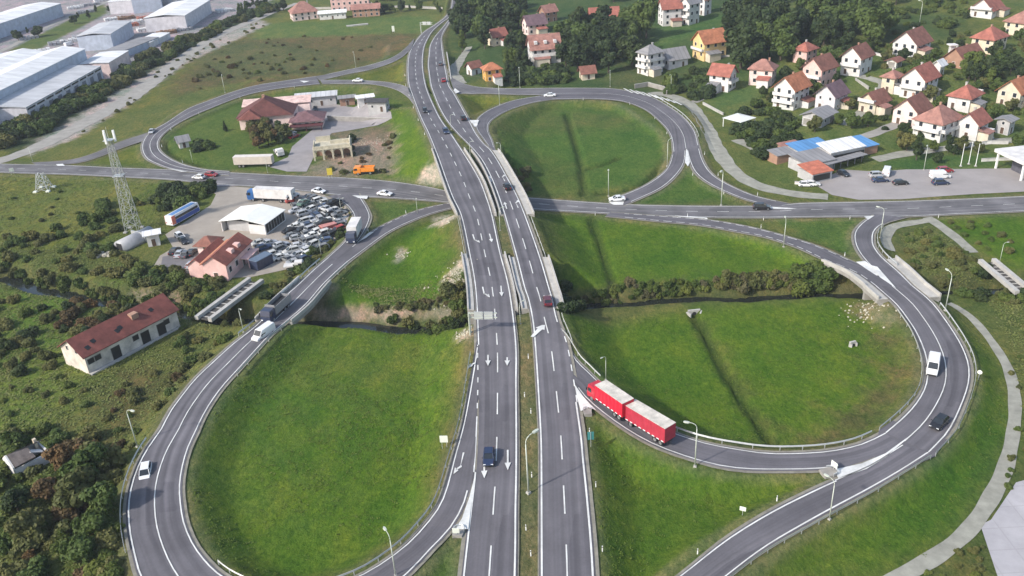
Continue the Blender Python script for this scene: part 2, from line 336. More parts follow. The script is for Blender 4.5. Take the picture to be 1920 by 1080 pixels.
zone([(1010,400),(1130,410),(1300,428),(1430,445),(1560,500),(1500,540),(1160,545),(1060,560),(1030,470)], LUSH, 4)
zone([(1000,405),(1030,410),(1060,480),(1050,520),(1020,450)], (.075,.088,.026), 4, 3, .8)
zone([(1070,590),(1300,575),(1640,560),(1700,620),(1720,700),(1640,800),(1560,835),(1400,830),(1260,800),(1110,690),(1070,620)], LUSH, 5)
zone([(1615,570),(1650,565),(1700,640),(1720,700),(1660,780),(1560,835),(1500,830),(1640,730),(1660,660)], (.092,.092,.032), 6, 5)
zone([(1540,500),(1560,510),(1500,540),(1080,590),(1075,565),(1200,530)], (.08,.09,.03), 4, 4, .6)
zone([(1300,595),(1312,595),(1460,830),(1440,832)], (.075,.082,.025), 3, 2, .8)
zone([(1450,410),(1620,412),(1595,440),(1615,490),(1520,450)], (.055,.1,.02), 2)
zone([(1680,430),(1740,420),(1860,500),(1840,540),(1760,540),(1700,500),(1670,460)], (.070,.088,.028), 4, 4)
zone([(1770,412),(2100,400),(2100,540),(1890,500),(1800,440)], LUSH, 4)
zone([(1790,560),(2000,540),(2000,800),(1900,760),(1870,660),(1820,600)], (.075,.095,.026), 6, 5)
zone([(1780,590),(1850,660),(1890,760),(1860,880),(1800,1000),(1690,1075),(1420,1075),(1600,960),(1780,830),(1830,690)], (.048,.100,.010), 4)
zone([(1700,1080),(1830,1010),(1900,870),(1990,860),(1960,1090)], (.070,.088,.026), 4, 4)
zone([(1110,780),(1180,820),(1290,862),(1430,885),(1560,890),(1430,960),(1290,1065),(1240,1100),(1130,1100)], (.060,.108,.011), 4)
zone([(780,1072),(868,1000),(864,1080),(850,1150),(760,1110)], (.052,.092,.02), 2)
zone([(972,640),(1000,640),(1012,1100),(970,1100)], (.090,.102,.030), 1, .5)
for q in ([(785,345),(790,320),(822,300),(845,345)], [(806,425),(815,408),(852,400),(862,404),(830,424)], [(825,530),(850,505),(880,480),(887,545),(845,545)], [(750,492),(740,488),(750,465),(762,468)]): zone(q, PALE, 1.0, .8)
zone([(855,628),(885,615),(885,636),(860,640)], PALE, 1.5, 1, .7)
zone([(1615,575),(1640,562),(1675,600),(1640,610)], (.28,.25,.17), 2.5, 3, .5)
zone([(560,590),(880,590),(880,604),(620,602)], (.26,.22,.16), 1.5, 1.5, .8)
zone([(560,560),(625,540),(610,590),(560,600)], (.30,.24,.18), 2, 2, .8)
zone([(640,250),(735,245),(740,320),(660,330),(560,330),(600,305)], DIRT, 4, 3, .9)
zone([(600,245),(730,235),(735,260),(610,260)], (.15,.13,.08), 3, 2, .8)
for q in ([(40,268),(330,105),(480,35),(505,45),(350,118),(250,190),(150,255),(60,290)],): zone(q, (.30,.29,.26), 2, 2)
zone([(-500,-60),(520,-60),(500,20),(270,135),(60,250),(-120,330),(-500,400)], (.26,.25,.26), 4, 3)
zone([(15,95),(190,6),(202,14),(200,25),(70,95),(30,100)], (.075,.105,.03), 2, 1)
zone([(-10,268),(0,240),(100,205),(250,130),(400,55),(500,12),(520,30),(480,38),(330,105),(150,215),(30,290)], (.030,.048,.020), 3, 3)
# village slope
zone([(835,30),(1000,-20),(1480,-20),(1480,120),(1280,180),(960,160),(870,155)], (.040,.070,.022), 6, 5)
zone([(1225,100),(1300,70),(1360,28),(1230,50)], (.050,.100,.026), 5, 3)
zone([(1290,30),(1500,30),(1480,60),(1300,95)], (.050,.098,.026), 5, 3, .7)
zone([(1140,150),(1190,120),(1280,140),(1250,170),(1150,165)], (.055,.075,.026), 4, 3)
zone([(1480,110),(1960,60),(1960,330),(1680,320),(1470,350),(1390,280),(1300,180)], (.080,.110,.030), 8, 6)
zone([(1330,175),(1420,160),(1410,190),(1350,200)], (.055,.1,.028), 3, 2)
zone([(1630,20),(1830,30),(1800,70),(1650,90)], (.045,.075,.022), 6, 4)
zone([(1640,300),(1700,320),(1890,312),(1860,288),(1750,295)], (.050,.096,.024), 2, 2)
tint = np.where(((dd < 1.15) & (near > 1.5))[..., None], tint * .35 + np.array((.030, .050, .012)) * .65, tint)
edge = np.clip(1.6 - np.abs(near - .7), 0, 1) * .32
tint = tint * (1 - edge[..., None]) + np.array((.17, .155, .10)) * edge[..., None]
tint = np.where((cd < 9)[..., None] & (H < flat - .35)[..., None], tint * .6 + np.array((.07, .062, .035)) * .4, tint)
zone([(585,572),(700,578),(860,580),(862,598),(700,600),(585,598)], (.27, .225, .165), 1.2, 1.2, .9); zone([(335,545),(250,545),(240,560),(340,575)], (.24, .20, .15), 1.5, 1.2, .7)
tint = tint * np.where(tint[..., 1:2] > tint[..., 0:1] * 1.12, 1.14, 1.0)
me = bpy.data.meshes.new('ground'); ny, nx = GX.shape
vs = np.stack([GX, GY, H], -1).reshape(-1, 3)
ii = (np.arange(ny - 1)[:, None] * nx + np.arange(nx - 1)[None, :]).ravel()
fs = np.stack([ii, ii + 1, ii + nx + 1, ii + nx], 1)
me.vertices.add(len(vs)); me.vertices.foreach_set('co', vs.ravel()); me.loops.add(fs.size); me.loops.foreach_set('vertex_index', fs.ravel())
me.polygons.add(len(fs)); me.polygons.foreach_set('loop_start', np.arange(0, fs.size, 4)); me.polygons.foreach_set('loop_total', np.full(len(fs), 4)); me.polygons.foreach_set('use_smooth', np.ones(len(fs), bool))
at = me.attributes.new('tint', 'FLOAT_COLOR', 'POINT'); at.data.foreach_set('color', np.concatenate([tint.reshape(-1, 3), np.ones((len(vs), 1))], 1).ravel().astype(np.float32))
me.update(calc_edges=True)
gm, n, l, b = _nt('ground cover')
g = n.new('ShaderNodeNewGeometry'); pos = g.outputs['Position']; a = n.new('ShaderNodeAttribute'); a.attribute_name = 'tint'
c = mix(n, l, a.outputs['Color'], ramp(n, l, noise(n, l, .035, 5, .65, pos), ((.3, (.74, .88, .84)), (.7, (1.32, 1.1, 1.12)))), 1.0, 'MULTIPLY')
c = mix(n, l, c, ramp(n, l, noise(n, l, .16, 6, .7, pos, (1, .55, 1)), ((.32, (.68, .82, .75)), (.5, (1, 1, 1)), (.68, (1.4, 1.15, 1.2)))), 1.0, 'MULTIPLY')
c = mix(n, l, c, ramp(n, l, noise(n, l, .9, 5, .75, pos, (1, .6, 1)), ((.28, (.52, .66, .58)), (.5, (1, 1, 1)), (.72, (1.45, 1.28, 1.3)))), 1.0, 'MULTIPLY')
c = mix(n, l, c, ramp(n, l, noise(n, l, 2.6, 4, .8, pos, (1, .5, 1)), ((.3, (.62, .7, .62)), (.5, (1, 1, 1)), (.7, (1.45, 1.32, 1.4)))), 1.0, 'MULTIPLY')
l.new(c, b.inputs['Base Color']); b.inputs['Roughness'].default_value = .95; b.inputs['Specular IOR Level'].default_value = .1
bp = n.new('ShaderNodeBump'); bp.inputs['Strength'].default_value = .9; bp.inputs['Distance'].default_value = .5
l.new(noise(n, l, .8, 6, .75, pos), bp.inputs['Height']); l.new(bp.outputs[0], b.inputs['Normal'])
me.materials.append(gm); tag(link('ground', me), kind='structure')

# ------------------------------------------------------------------ road surfaces and their markings
def roadmat(name, col, patch=.12):
    m, n, l, b = _nt(name); g = n.new('ShaderNodeNewGeometry'); uv = n.new('ShaderNodeUVMap'); uv.uv_map = 'UVMap'
    c = mix(n, l, col, ramp(n, l, noise(n, l, .12, 5, .6, g.outputs['Position']), ((.34, (1 - patch * 1.4,) * 3), (.5, (1, 1, 1)), (.66, (1 + patch * 1.5,) * 3))), 1.0, 'MULTIPLY')
    c = mix(n, l, c, ramp(n, l, noise(n, l, 1.0, 3, .5, uv.outputs[0], (.9, .012, 1)), ((.33, (.80, .80, .81)), (.5, (1, 1, 1)), (.68, (1.26, 1.25, 1.24)))), 1.0, 'MULTIPLY')
    wv = n.new('ShaderNodeTexWave'); wv.bands_direction = 'X'; wv.inputs['Scale'].default_value = .18; wv.inputs['Distortion'].default_value = .8; wv.inputs['Detail'].default_value = 2; wv.inputs['Detail Scale'].default_value = .3; l.new(uv.outputs[0], wv.inputs['Vector'])
    c = mix(n, l, c, ramp(n, l, wv.outputs['Fac'], ((.2, (.93, .93, .93)), (.8, (1.06, 1.06, 1.06)))), 1.0, 'MULTIPLY')
    vo = n.new('ShaderNodeTexVoronoi'); vo.distance = 'CHEBYCHEV'; vo.inputs['Scale'].default_value = 1.0; mp = n.new('ShaderNodeMapping'); mp.inputs['Scale'].default_value = (.28, .045, 1); l.new(uv.outputs[0], mp.inputs['Vector']); l.new(mp.outputs[0], vo.inputs['Vector'])
    sp = n.new('ShaderNodeSeparateColor'); l.new(vo.outputs['Color'], sp.inputs[0])
    c = mix(n, l, c, ramp(n, l, sp.outputs[0], ((.80, (1, 1, 1)), (.83, (.86, .86, .87)))), 1.0, 'MULTIPLY')
    c = mix(n, l, c, ramp(n, l, noise(n, l, 3.0, 4, .7, g.outputs['Position']), ((.3, (.93,) * 3), (.7, (1.07,) * 3))), 1.0, 'MULTIPLY')
    l.new(c, b.inputs['Base Color']); b.inputs['Roughness'].default_value = .85; b.inputs['Specular IOR Level'].default_value = .3
    return m
M_ASPH = roadmat('asphalt', (.118, .112, .124)); M_ASPH2 = roadmat('older asphalt', (.140, .135, .141), .2)
M_SHO = mat('gravel shoulder', (.22, .205, .17), .95, .25, .8); M_LINE = mat('road paint', (.62, .62, .60), .7, .25, .35)
M_CONC = mat('concrete', (.40, .385, .36), .85, .18, .5); M_CONCD = mat('aged concrete', (.27, .255, .235), .9, .25, .4)
M_STEEL = mat('galvanised steel', (.55, .56, .56), .45, .1, 2, .5); M_LAMP = mat('pale painted steel', (.50, .53, .46), .5, .08, 2, .1); M_DARK = mat('dark rubber', (.02, .02, .022), .8, .2, 3)
def strip_mesh(A, B, uvw=True):
    k = len(A); me = bpy.data.meshes.new('strip')
    wd = np.linalg.norm(B - A, axis=1); s = np.r_[0, np.cumsum(np.linalg.norm(np.diff((A + B) / 2, axis=0), axis=1))]
    vs = np.stack([A, B], 1).reshape(-1, 3); fs = [(2 * i, 2 * i + 1, 2 * i + 3, 2 * i + 2) for i in range(k - 1)]
    me.from_pydata([tuple(v) for v in vs], [], fs); u = me.uv_layers.new(name='UVMap')
    uvs = np.stack([np.stack([np.zeros(k), s], 1), np.stack([wd, s], 1)], 1).reshape(-1, 2)
    idx = np.zeros(len(me.loops), int); me.loops.foreach_get('vertex_index', idx); u.data.foreach_set('uv', uvs[idx].ravel())
    if len(me.polygons) and me.polygons[0].normal.z < 0: me.flip_normals()
    return me
ROADOBJ = {}
def lay(key, name, m, sho=(.5, .5)):
    sho = {'west_carriageway': (.55, .2), 'east_carriageway': (.2, .55)}.get(key, sho)
    r = RB[key]; me = strip_mesh(r.L, r.R); me.materials.append(m); o = tag(link(name, me), kind='structure'); ROADOBJ[key] = o
    d = (r.R - r.L) / np.maximum(np.linalg.norm(r.R - r.L, axis=1), .1)[:, None]
    w = np.minimum(1, np.linalg.norm(r.R - r.L, axis=1) / 3)[:, None]
    me = strip_mesh(r.L - d * sho[0] * w - (0, 0, .05), r.R + d * sho[1] * w - (0, 0, .05)); me.materials.append(M_SHO); link('shoulder', me, o)
    return o
for k in RB: lay(k, {'cross_road': 'cross_road', 'west_carriageway': 'carriageway', 'east_carriageway': 'carriageway', 'farm_track_link': 'side_road', 'slip_road': 'slip_road'}.get(k, 'ramp_road'), M_ASPH2 if k in ('cross_road', 'farm_track_link', 'slip_road', 'north_west_entry', 'north_west_exit') else M_ASPH)
LINES = {}
def line(key, off, side='L', a=0.0, b=1.0, w=.24, dash=None, up=.03):
    r = RB[key]; S = r.s[-1]; mb = LINES.setdefault(key, MB()); w *= .8
    segs = [(a * S, b * S)] if not dash else [(x, min(x + dash[0], b * S)) for x in np.arange(a * S, b * S, sum(dash))]
    for s0, s1 in segs:
        t = np.linspace(s0, s1, max(2, int((s1 - s0) / 2.5) + 1)); L, Q = r_at(r, t); wd = np.linalg.norm(Q - L, axis=1)[:, None]; d = (Q - L) / np.maximum(wd, .05)
        w = w * .85 if False else w
        p = L + d * off if side == 'L' else Q - d * off if side == 'R' else L + (Q - L) * off
        A, B = p - d * w / 2, p + d * w / 2; A[:, 2] += up + .03; B[:, 2] += up + .03; k = len(t)
        mb.add([q for ab in zip(A, B) for q in ab], [(2 * i, 2 * i + 1, 2 * i + 3, 2 * i + 2) for i in range(k - 1)])
def paint(key, pts, z, up=.045):
    """a painted patch, corner by corner"""
    mb = LINES.setdefault(key, MB()); mb.add([W(q[0], q[1], (q[2] if len(q) > 2 else z) + up) for q in pts], [tuple(range(len(pts)))])
def frac(key, y, pick_=0):
    r = RB[key]; d = np.abs(r.px[:, 1] - y); k = np.where(d < 8)[0]; k = k[pick_] if len(k) else int(np.argmin(d)); return r.s[k] / r.s[-1]
f = frac
wc, ec = 'west_carriageway', 'east_carriageway'
line(wc, .35, 'L', 0, f(wc, 880), .3); line(wc, .35, 'L', f(wc, 640), 1, .28); line(wc, .35, 'R', 0, 1, .32); line(wc, .5, 'F', 0, f(wc, 640), .26, (6, 6)); line(wc, .5, 'F', f(wc, 640), f(wc, 60), .26, (4, 5))
line(wc, .1, 'L', f(wc, 880), f(wc, 790), .26); line(wc, .1, 'L', f(wc, 790), f(wc, 645), .26, (1.5, 2.2))
line(ec, .35, 'L', 0, 1, .32); line(ec, .35, 'R', 0, f(ec, 760), .34); line(ec, .35, 'R', f(ec, 600), 1, .3); line(ec, .5, 'F', 0, f(ec, 60), .26, (6, 6)); line(ec, .15, 'R', f(ec, 760), f(ec, 620), .26, (2, 2.5))
sw = 'south_west_ramp'
line(sw, .4, 'L', .01, 1, .26); line(sw, .4, 'R', f(sw, 925), 1, .28); line(sw, .5, 'F', .36, .985, .24)
line('west_link', .35, 'L', 0, .95, .22); line('west_link', .35, 'R', .15, .95, .22, (1.6, 1.2)); line('junction_link', .35, 'L', .2, .9, .22); line('junction_link', .35, 'R', 0, .85, .22)
for k in ('north_west_ramp', 'north_east_ramp', 'south_east_ramp'): line(k, .35, 'L', 0, 1, .26); line(k, .35, 'R', 0, 1, .26); line(k, .45 if k == 'south_east_ramp' else .5, 'F', 0, 1, .22)
for k in ('north_west_exit', 'north_west_entry', 'loop_exit', 'loop_entry', 'slip_road', 'north_loop_exit'): line(k, .35, 'L', .06, .94, .24); line(k, .35, 'R', .06, .94, .24)
line('south_east_exit', .4, 'L', .05, 1, .24); line('south_east_exit', .4, 'R', .2, .84, .26); line('south_east_entry', .4, 'L', 0, .78, .3); line('south_east_entry', .4, 'R', 0, 1, .3)
line('south_east_entry', .2, 'L', .78, 1, .24); line('east_link', .4, 'L', 0, .95, .24, (2.2, 1.2)); line('east_link', .4, 'R', .2, .95, .24, (2.2, 1.2)); line('east_junction', .35, 'L', .15, .92, .26); line('east_junction', .35, 'R', 0, .85, .3)
cr = 'cross_road'
line(cr, .35, 'L', 0, 1, .22); line(cr, .35, 'R', 0, 1, .24); line(cr, .5, 'F', 0, 1, .2, (3, 5))
line(cr, .3, 'R', .70, .81, .5)
paint(wc, [(884,950),(880,985),(862,985),(872,962)], 3.3, .02)
paint(sw, [(889,897),(886,930),(878,992),(853,992),(866,972),(880,932)], 3.33, .06)
paint(ec, [(1077,720,4.26),(1094,744,4.08),(1106,757,4.0),(1118,769,3.9),(1104,764,3.92),(1089,771,3.88),(1082,745,4.07)], 3.95, .07)
paint('south_east_entry', [(1572,897),(1563,880),(1615,869),(1660,850),(1718,808),(1662,856),(1625,879)], 2, .06)
paint('south_east_ramp', [(1632,497),(1650,520),(1680,540),(1660,517),(1645,500)], 2.9, .1); paint('east_link', [(1605,491),(1622,489),(1634,498),(1652,522),(1630,508)], 2.75, .1)
paint('loop_exit', [(1287,276),(1294,303),(1290,312),(1284,304)], 1.05, .12); paint('junction_link', [(672,453),(692,436),(702,434),(686,446)], 1.75, .12)
paint(wc, [(763,165),(771,178),(776,196),(768,180)], 3.9, .12); paint(ec, [(850,170),(853,165),(862,172),(853,176)], 3.3, .15); paint(ec, [(888,236),(880,225),(898,225),(893,240)], 5.5, .15)
paint(cr, [(1265,404),(1325,408),(1330,414),(1300,412)], .38, .04); paint(cr, [(1140,378),(1170,378),(1168,384),(1150,384)], .42, .06); paint(cr, [(1440,387),(1495,391),(1470,392),(1440,391)], .38, .04)
paint(cr, [(660,366),(690,367),(688,373),(672,371)], .44, .06); paint(cr, [(312,315),(330,318),(352,322),(340,322)], .45, .06); paint(cr, [(105,308),(118,307),(122,311),(108,311)], .36, .04); paint(cr, [(1620,406),(1640,404),(1628,412)], .5, .08); paint('north_west_entry', [(562,151),(580,152),(570,155)], 1.64, .1)
for i in range(9):
    x = 1168 + i * 11.5; y = 167 + i * 2.0 + i * i * .10
    paint('north_east_ramp', [(x,y-1.5),(x+3.2,y-1.3),(x+20,y+7.2),(x+16,y+7)], 2.3 - i * .03, .05)
# arrows
def arrow(key, px, py, qx, qy, z, L=5.0, kind='straight'):
    rr = RB[key]; o_ = np.argsort(rr.px[:, 1]); z = float(np.interp(py, rr.px[o_, 1], ((rr.L + rr.R) / 2)[o_, 2])); p = W(px, py, z + .09); q = W(qx, qy, z + .09); d = (q - p); d /= np.linalg.norm(d); s = np.array([-d[1], d[0], 0]); mb = LINES.setdefault(key, MB())
    P = lambda u, v: p + d * u + s * v
    if kind == 'straight':
        mb.add([P(-L / 2, -.14), P(L / 2 - 1.8, -.14), P(L / 2 - 1.8, .14), P(-L / 2, .14)], [(0, 1, 2, 3)]); mb.add([P(L / 2 - 1.8, -.5), P(L / 2, 0), P(L / 2 - 1.8, .5)], [(0, 1, 2)])
    elif kind == 'wide':
        mb.add([P(-L / 2, -.3), P(L / 2 - 2.2, -.5), P(L / 2 - 2.2, .5), P(-L / 2, .3)], [(0, 1, 2, 3)]); mb.add([P(L / 2 - 2.2, -1.0), P(L / 2, 0), P(L / 2 - 2.2, 1.0)], [(0, 1, 2)])
    else:
        t = 1 if kind == 'left' else -1
        mb.add([P(-L / 2, -.14), P(L / 2 - 1.6, -.14), P(L / 2 - 1.2, .14 * t), P(-L / 2, .14)], [(0, 1, 2, 3)])
        mb.add([P(L / 2 - 1.9, 0), P(L / 2 - .9, .8 * t), P(L / 2 - .7, .6 * t), P(L / 2 - 1.4, -.1 * t)], [(0, 1, 2, 3)]); mb.add([P(L / 2 - 1.3, .95 * t), P(L / 2 + .3, 1.0 * t), P(L / 2 - .6, .3 * t)], [(0, 1, 2)])
for x, y, qx, qy, z, k in ((915,672,915,700,4.8,'straight'),(951,672,951,700,4.8,'straight'),(908,877,908,890,3.4,'straight'),(952,862,952,880,3.4,'straight'),(893,675,885,700,4.7,'right'),(866,867,862,890,3.5,'right'),(907,547,910,560,6.1,'left'),(940,545,941,556,6.1,'straight'),(889,447,892,456,6.9,'left'),(920,446,923,456,6.9,'straight'),(948,385,943,370,7,'straight'),(919,335,914,323,7,'straight'),(968,383,962,372,7,'right'),(943,334,937,325,7,'right')):
    arrow(wc if x < 946 and y > 440 else ec, x, y, qx, qy, z, 5.0, k)
arrow(ec, 1010, 619, 1022, 607, 5.5, 5.5, 'wide')
for k, mb in LINES.items(): mb.build('lane_markings', M_LINE, ROADOBJ[k], fix=False)
FILL = [(1648,806),(1692,776),(1790,806),(1752,856),(1690,884),(1640,862)]
# canal water, and sheets of paving laid over the ground
def sheet(name, poly, m, up=.07, kind='structure', step=3.0, flat_z=None):
    bmx = bmesh.new(); vs = [bmx.verts.new(tuple(G(x, y) if flat_z is None else W(x, y, flat_z))) for x, y in poly]; bmx.faces.new(vs)
    bmesh.ops.triangulate(bmx, faces=bmx.faces[:])
    for _ in range(7):
        es = [e for e in bmx.edges if e.calc_length() > step]
        if not es: break
        bmesh.ops.subdivide_edges(bmx, edges=es, cuts=1, use_grid_fill=False); bmesh.ops.triangulate(bmx, faces=bmx.faces[:])
    if flat_z is None:
        for v in bmx.verts: v.co.z = float(hz(v.co.x, v.co.y)) + up
    bmesh.ops.recalc_face_normals(bmx, faces=bmx.faces)
    me = bpy.data.meshes.new(name); bmx.to_mesh(me); bmx.free()
    if me.polygons[0].normal.z < 0: me.flip_normals()
    me.materials.append(m); return tag(link(name, me), kind=kind)
def track(name, pts, w, m, up=.09):
    """a path of even width, following the ground"""
    P = catmull([G(x, y) for x, y in pts], 12); s = np.r_[0, np.cumsum(np.linalg.norm(np.diff(P[:, :2], axis=0), axis=1))]; t = np.arange(0, s[-1], 1.5)
    Q = np.stack([np.interp(t, s, P[:, 0]), np.interp(t, s, P[:, 1])], 1); d = np.gradient(Q, axis=0); d /= np.linalg.norm(d, axis=1)[:, None]; nrm = np.stack([-d[:, 1], d[:, 0]], 1)
    ww = np.interp(t / s[-1], np.linspace(0, 1, len(w)), w) if isinstance(w, (list, tuple)) else np.full(len(t), w)
    ww = ww * (1 + .06 * np.sin(t * .7) + .05 * np.sin(t * .23))
    cols = []
    for k in (-.5, -.17, .17, .5):
        X = Q + nrm * (ww * k)[:, None]; cols.append(np.c_[X, hz(X[:, 0], X[:, 1]) + up])
    C = np.stack(cols, 1); n_ = len(t); vs = C.reshape(-1, 3); fs = [(i * 4 + j, i * 4 + j + 1, i * 4 + j + 5, i * 4 + j + 4) for i in range(n_ - 1) for j in range(3)]
    me = bpy.data.meshes.new(name); me.from_pydata([tuple(v) for v in vs], [], fs); me.materials.append(m)
    if me.polygons[0].normal.z < 0: me.flip_normals()
    return tag(link(name, me), kind='structure')
M_WATER, n, l, b = _nt('canal water'); b.inputs['Base Color'].default_value = (.018, .022, .018, 1); b.inputs['Roughness'].default_value = .12
cw = canal.copy(); dcv = np.gradient(cw[:, :2], axis=0); dcv /= np.linalg.norm(dcv, axis=1)[:, None]; nv = np.c_[-dcv[:, 1], dcv[:, 0], np.zeros(len(cw))]; cw[:, 2] = -3.0
me = strip_mesh(cw + nv * 2.6, cw - nv * 2.6); me.materials.append(M_WATER); tag(link('canal_water', me), kind='structure')
M_YARD = mat('trodden gravel yard', (.31, .275, .235), .95, .16, .15); M_PAVE = mat('yard paving', (.27, .25, .25), .9, .15, .2); M_PATH = mat('pale gravel path', (.27, .265, .225), .95, .25, .4); M_GRAV = mat('compacted gravel track', (.29, .275, .25), .95, .18, .3); M_SLAB = mat('pale concrete slab', (.38, .365, .38), .85, .2, .12)
def joints(m, sc=.25):
    n, l = m.node_tree.nodes, m.node_tree.links; b = n['Principled BSDF']; src = b.inputs['Base Color'].links[0].from_socket; g = n.new('ShaderNodeNewGeometry'); br = n.new('ShaderNodeTexBrick'); br.offset = 0; br.inputs['Scale'].default_value = sc; br.inputs['Mortar Size'].default_value = .012; br.inputs['Color1'].default_value = (1, 1, 1, 1); br.inputs['Color2'].default_value = (.94, .94, .94, 1); br.inputs['Mortar'].default_value = (.86, .86, .85, 1); br.inputs['Row Height'].default_value = .5
    l.new(g.outputs['Position'], br.inputs['Vector']); l.new(mix(n, l, src, br.outputs['Color'], 1.0, 'MULTIPLY'), b.inputs['Base Color'])
joints(M_SLAB, .12); M_FORE = mat('worn forecourt paving', (.295, .27, .262), .9, .14, .12); M_TILE = mat('dark yard asphalt', (.16, .15, .155), .9, .15, .3)
sheet('ramp_road', FILL, M_ASPH, flat_z=1.97)
sheet('scrap_yard', [(385,352),(440,350),(600,362),(622,372),(648,385),(655,405),(640,440),(610,470),(585,495),(540,505),(470,520),(400,522),(372,515),(285,505),(300,480),(325,465),(310,440),(395,385),(405,365)], M_YARD)
sheet('house_yard', [(305,482),(345,472),(375,490),(365,512),(300,508)], M_TILE, .1)
sheet('restaurant_yard', [(538,322),(575,322),(600,272),(622,250),(735,222),(730,196),(600,190),(560,215),(590,240),(548,275),(540,295),(500,312)], M_PAVE)
sheet('forecourt', [(1525,345),(1580,318),(1640,322),(1700,318),(1890,316),(1990,310),(1990,356),(1830,364),(1690,374),(1610,375),(1560,366)], M_FORE)
sheet('concrete_apron', [(1838,985),(1858,975),(1905,905),(2000,880),(2000,1120),(1880,1110)], M_SLAB)
sheet('yard_lane', [(390,352),(445,350),(470,330),(380,330)], M_PAVE, .2)
track('gravel_path', [(1640,1110),(1700,1075),(1760,1040),(1815,995),(1860,930),(1890,860),(1903,770),(1893,700),(1862,645),(1825,600),(1795,578),(1770,566)], [2.4, 2.4, 2.1, 1.8, 1.5], M_PATH)
track('gravel_path', [(1668,470),(1660,448),(1672,428),(1700,420),(1750,412)], 2.6, M_PATH); track('gravel_path', [(1738,408),(1760,422),(1795,448),(1825,475)], 2.6, M_PATH)
track('side_road', [(1190,174),(1240,176),(1290,196),(1325,240),(1345,280),(1375,320),(1420,348),(1490,364),(1560,370)], [4.5, 5.2, 5, 5, 4.5, 4.5], M_PATH)
track('side_road', [(880,88),(862,115),(850,135),(862,158)], [3, 4.5, 6], M_PATH); track('gravel_path', [(1300,192),(1330,178),(1352,170)], 3.2, M_GRAV)
track('gravel_track', [(-60,318),(30,292),(100,262),(170,225),(250,180),(330,120),(400,72),(500,28),(560,5)], [7, 9, 8, 7, 5], M_GRAV)
track('gravel_track', [(-60,120),(15,90),(100,45),(190,8),(230,-8)], 4, M_GRAV); track('side_road', [(1700,325),(1640,330),(1560,345)], 4, M_FORE)
track('village_lane', [(1905,262),(1850,266),(1800,275),(1700,288),(1640,300)], 4, M_PATH); track('village_lane', [(1380,262),(1410,275),(1440,290)], 4, M_PATH); track('village_lane', [(1600,140),(1640,150),(1655,165),(1610,215),(1580,235)], 3.5, M_PATH)
track('village_lane', [(1700,225),(1640,250),(1600,262)], 4, M_GRAV)
# ------------------------------------------------------------------ bridges
def off_build(mb, name, m, par, smooth=False):
    lx, ly, lz = par.location; mb.v = [(x - lx, y - ly, z - lz) for x, y, z in mb.v]; return mb.build(name, m, par, smooth)
def bridge(key, y0, y1, label, extL=1.3, extR=1.3, thick=1.2, wallL=.5, wallR=.7, piers=0, xmin=0):
    r = RB[key]; k = np.where((r.px[:, 1] > y0 - 6) & (r.px[:, 1] < y1 + 6) & (r.px[:, 0] > xmin))[0]; k = np.arange(k.min(), k.max() + 1)
    L, Q = r.L[k], r.R[k]; d = (Q - L) / np.linalg.norm(Q - L, axis=1)[:, None]; A, B = L - d * extL, Q + d * extR
    t = thing('road_bridge', label, 'bridge', tuple(A[0]), 0, 'bridges of the interchange')
    def band(name, P, S, z0, z1, m):
        mb = MB(); mb.loft([[(*p[:2], p[2] + z1), (*q[:2], q[2] + z1), (*q[:2], q[2] + z0), (*p[:2], p[2] + z0)] for p, q in zip(P, S)]); return off_build(mb, name, m, t)
    band('deck', A, B, -thick, -.10, M_CONCD)
    if wallL: band('parapet', A, A + d * .32, -.095, wallL, M_CONC); band('walkway', A + d * .33, L - d * .3, -.02, .10, M_CONC) if extL > 1.5 else None
    if wallR: band('parapet', B - d * .32, B, -.095, wallR, M_CONC); band('walkway', Q + d * .3, B - d * .33, -.02, .10, M_CONC) if extR > 1.5 else None
    for e in (0, -1):
        a, b = A[e], B[e]; u = (b - a) / np.linalg.norm(b - a); nrm = np.array([-u[1], u[0], 0]) * .5; mb = MB(); zb = min(hz(a[0], a[1]), hz(b[0], b[1])) - 2.5
        ring = [a + u * .4 - nrm, b - u * .4 - nrm, b - u * .4 + nrm, a + u * .4 + nrm]
        mb.prism([q[:2] for q in ring], zb, min(a[2], b[2]) - thick - .01); off_build(mb, 'abutment', M_CONCD, t)
    for i in range(piers):
        j = int((i + 1) * len(k) / (piers + 1)); a, b = A[j], B[j]
        for fr in (.25, .75):
            p = a + (b - a) * fr; mb = MB(); mb.tube((p[0], p[1], float(hz(p[0], p[1])) - 1.5), (p[0], p[1], p[2] - thick - .01), .55, .55, 12); off_build(mb, 'pier', M_CONC, t)
    return t
bridge(wc, 286, 402, 'grey concrete bridge carrying the left carriageway over the cross road', .9, .9, 1.3)
bridge(ec, 286, 402, 'concrete bridge with a broad walkway carrying the right carriageway over the cross road', .9, 2.2, 1.3)
bridge(wc, 482, 585, 'concrete bridge of the left carriageway over the canal, overhead sign just below it', 1.7, .9, 1.2)
bridge(ec, 482, 585, 'concrete bridge of the right carriageway over the canal, dark red car on it', 1.6, 1.8, 1.2)
bridge(sw, 527, 598, 'low concrete bridge carrying the left loop road over the canal, dark tipper truck on it', 1.2, 1.2, .9, .75, .75, xmin=420)
bridge('south_east_ramp', 520, 560, 'wide curved concrete bridge of the right loop over the canal, its lower part', 2.4, 2.6, .9, .8, .8)
bridge('east_link', 497, 537, 'curved bridge branch with white walkway leading up to the straight link road', 2.2, .2, .9, .8, 0)
bridge('east_junction', 492, 537, 'curved bridge branch with hatched walkway leading towards the right junction', .2, 2.6, .9, 0, .8)
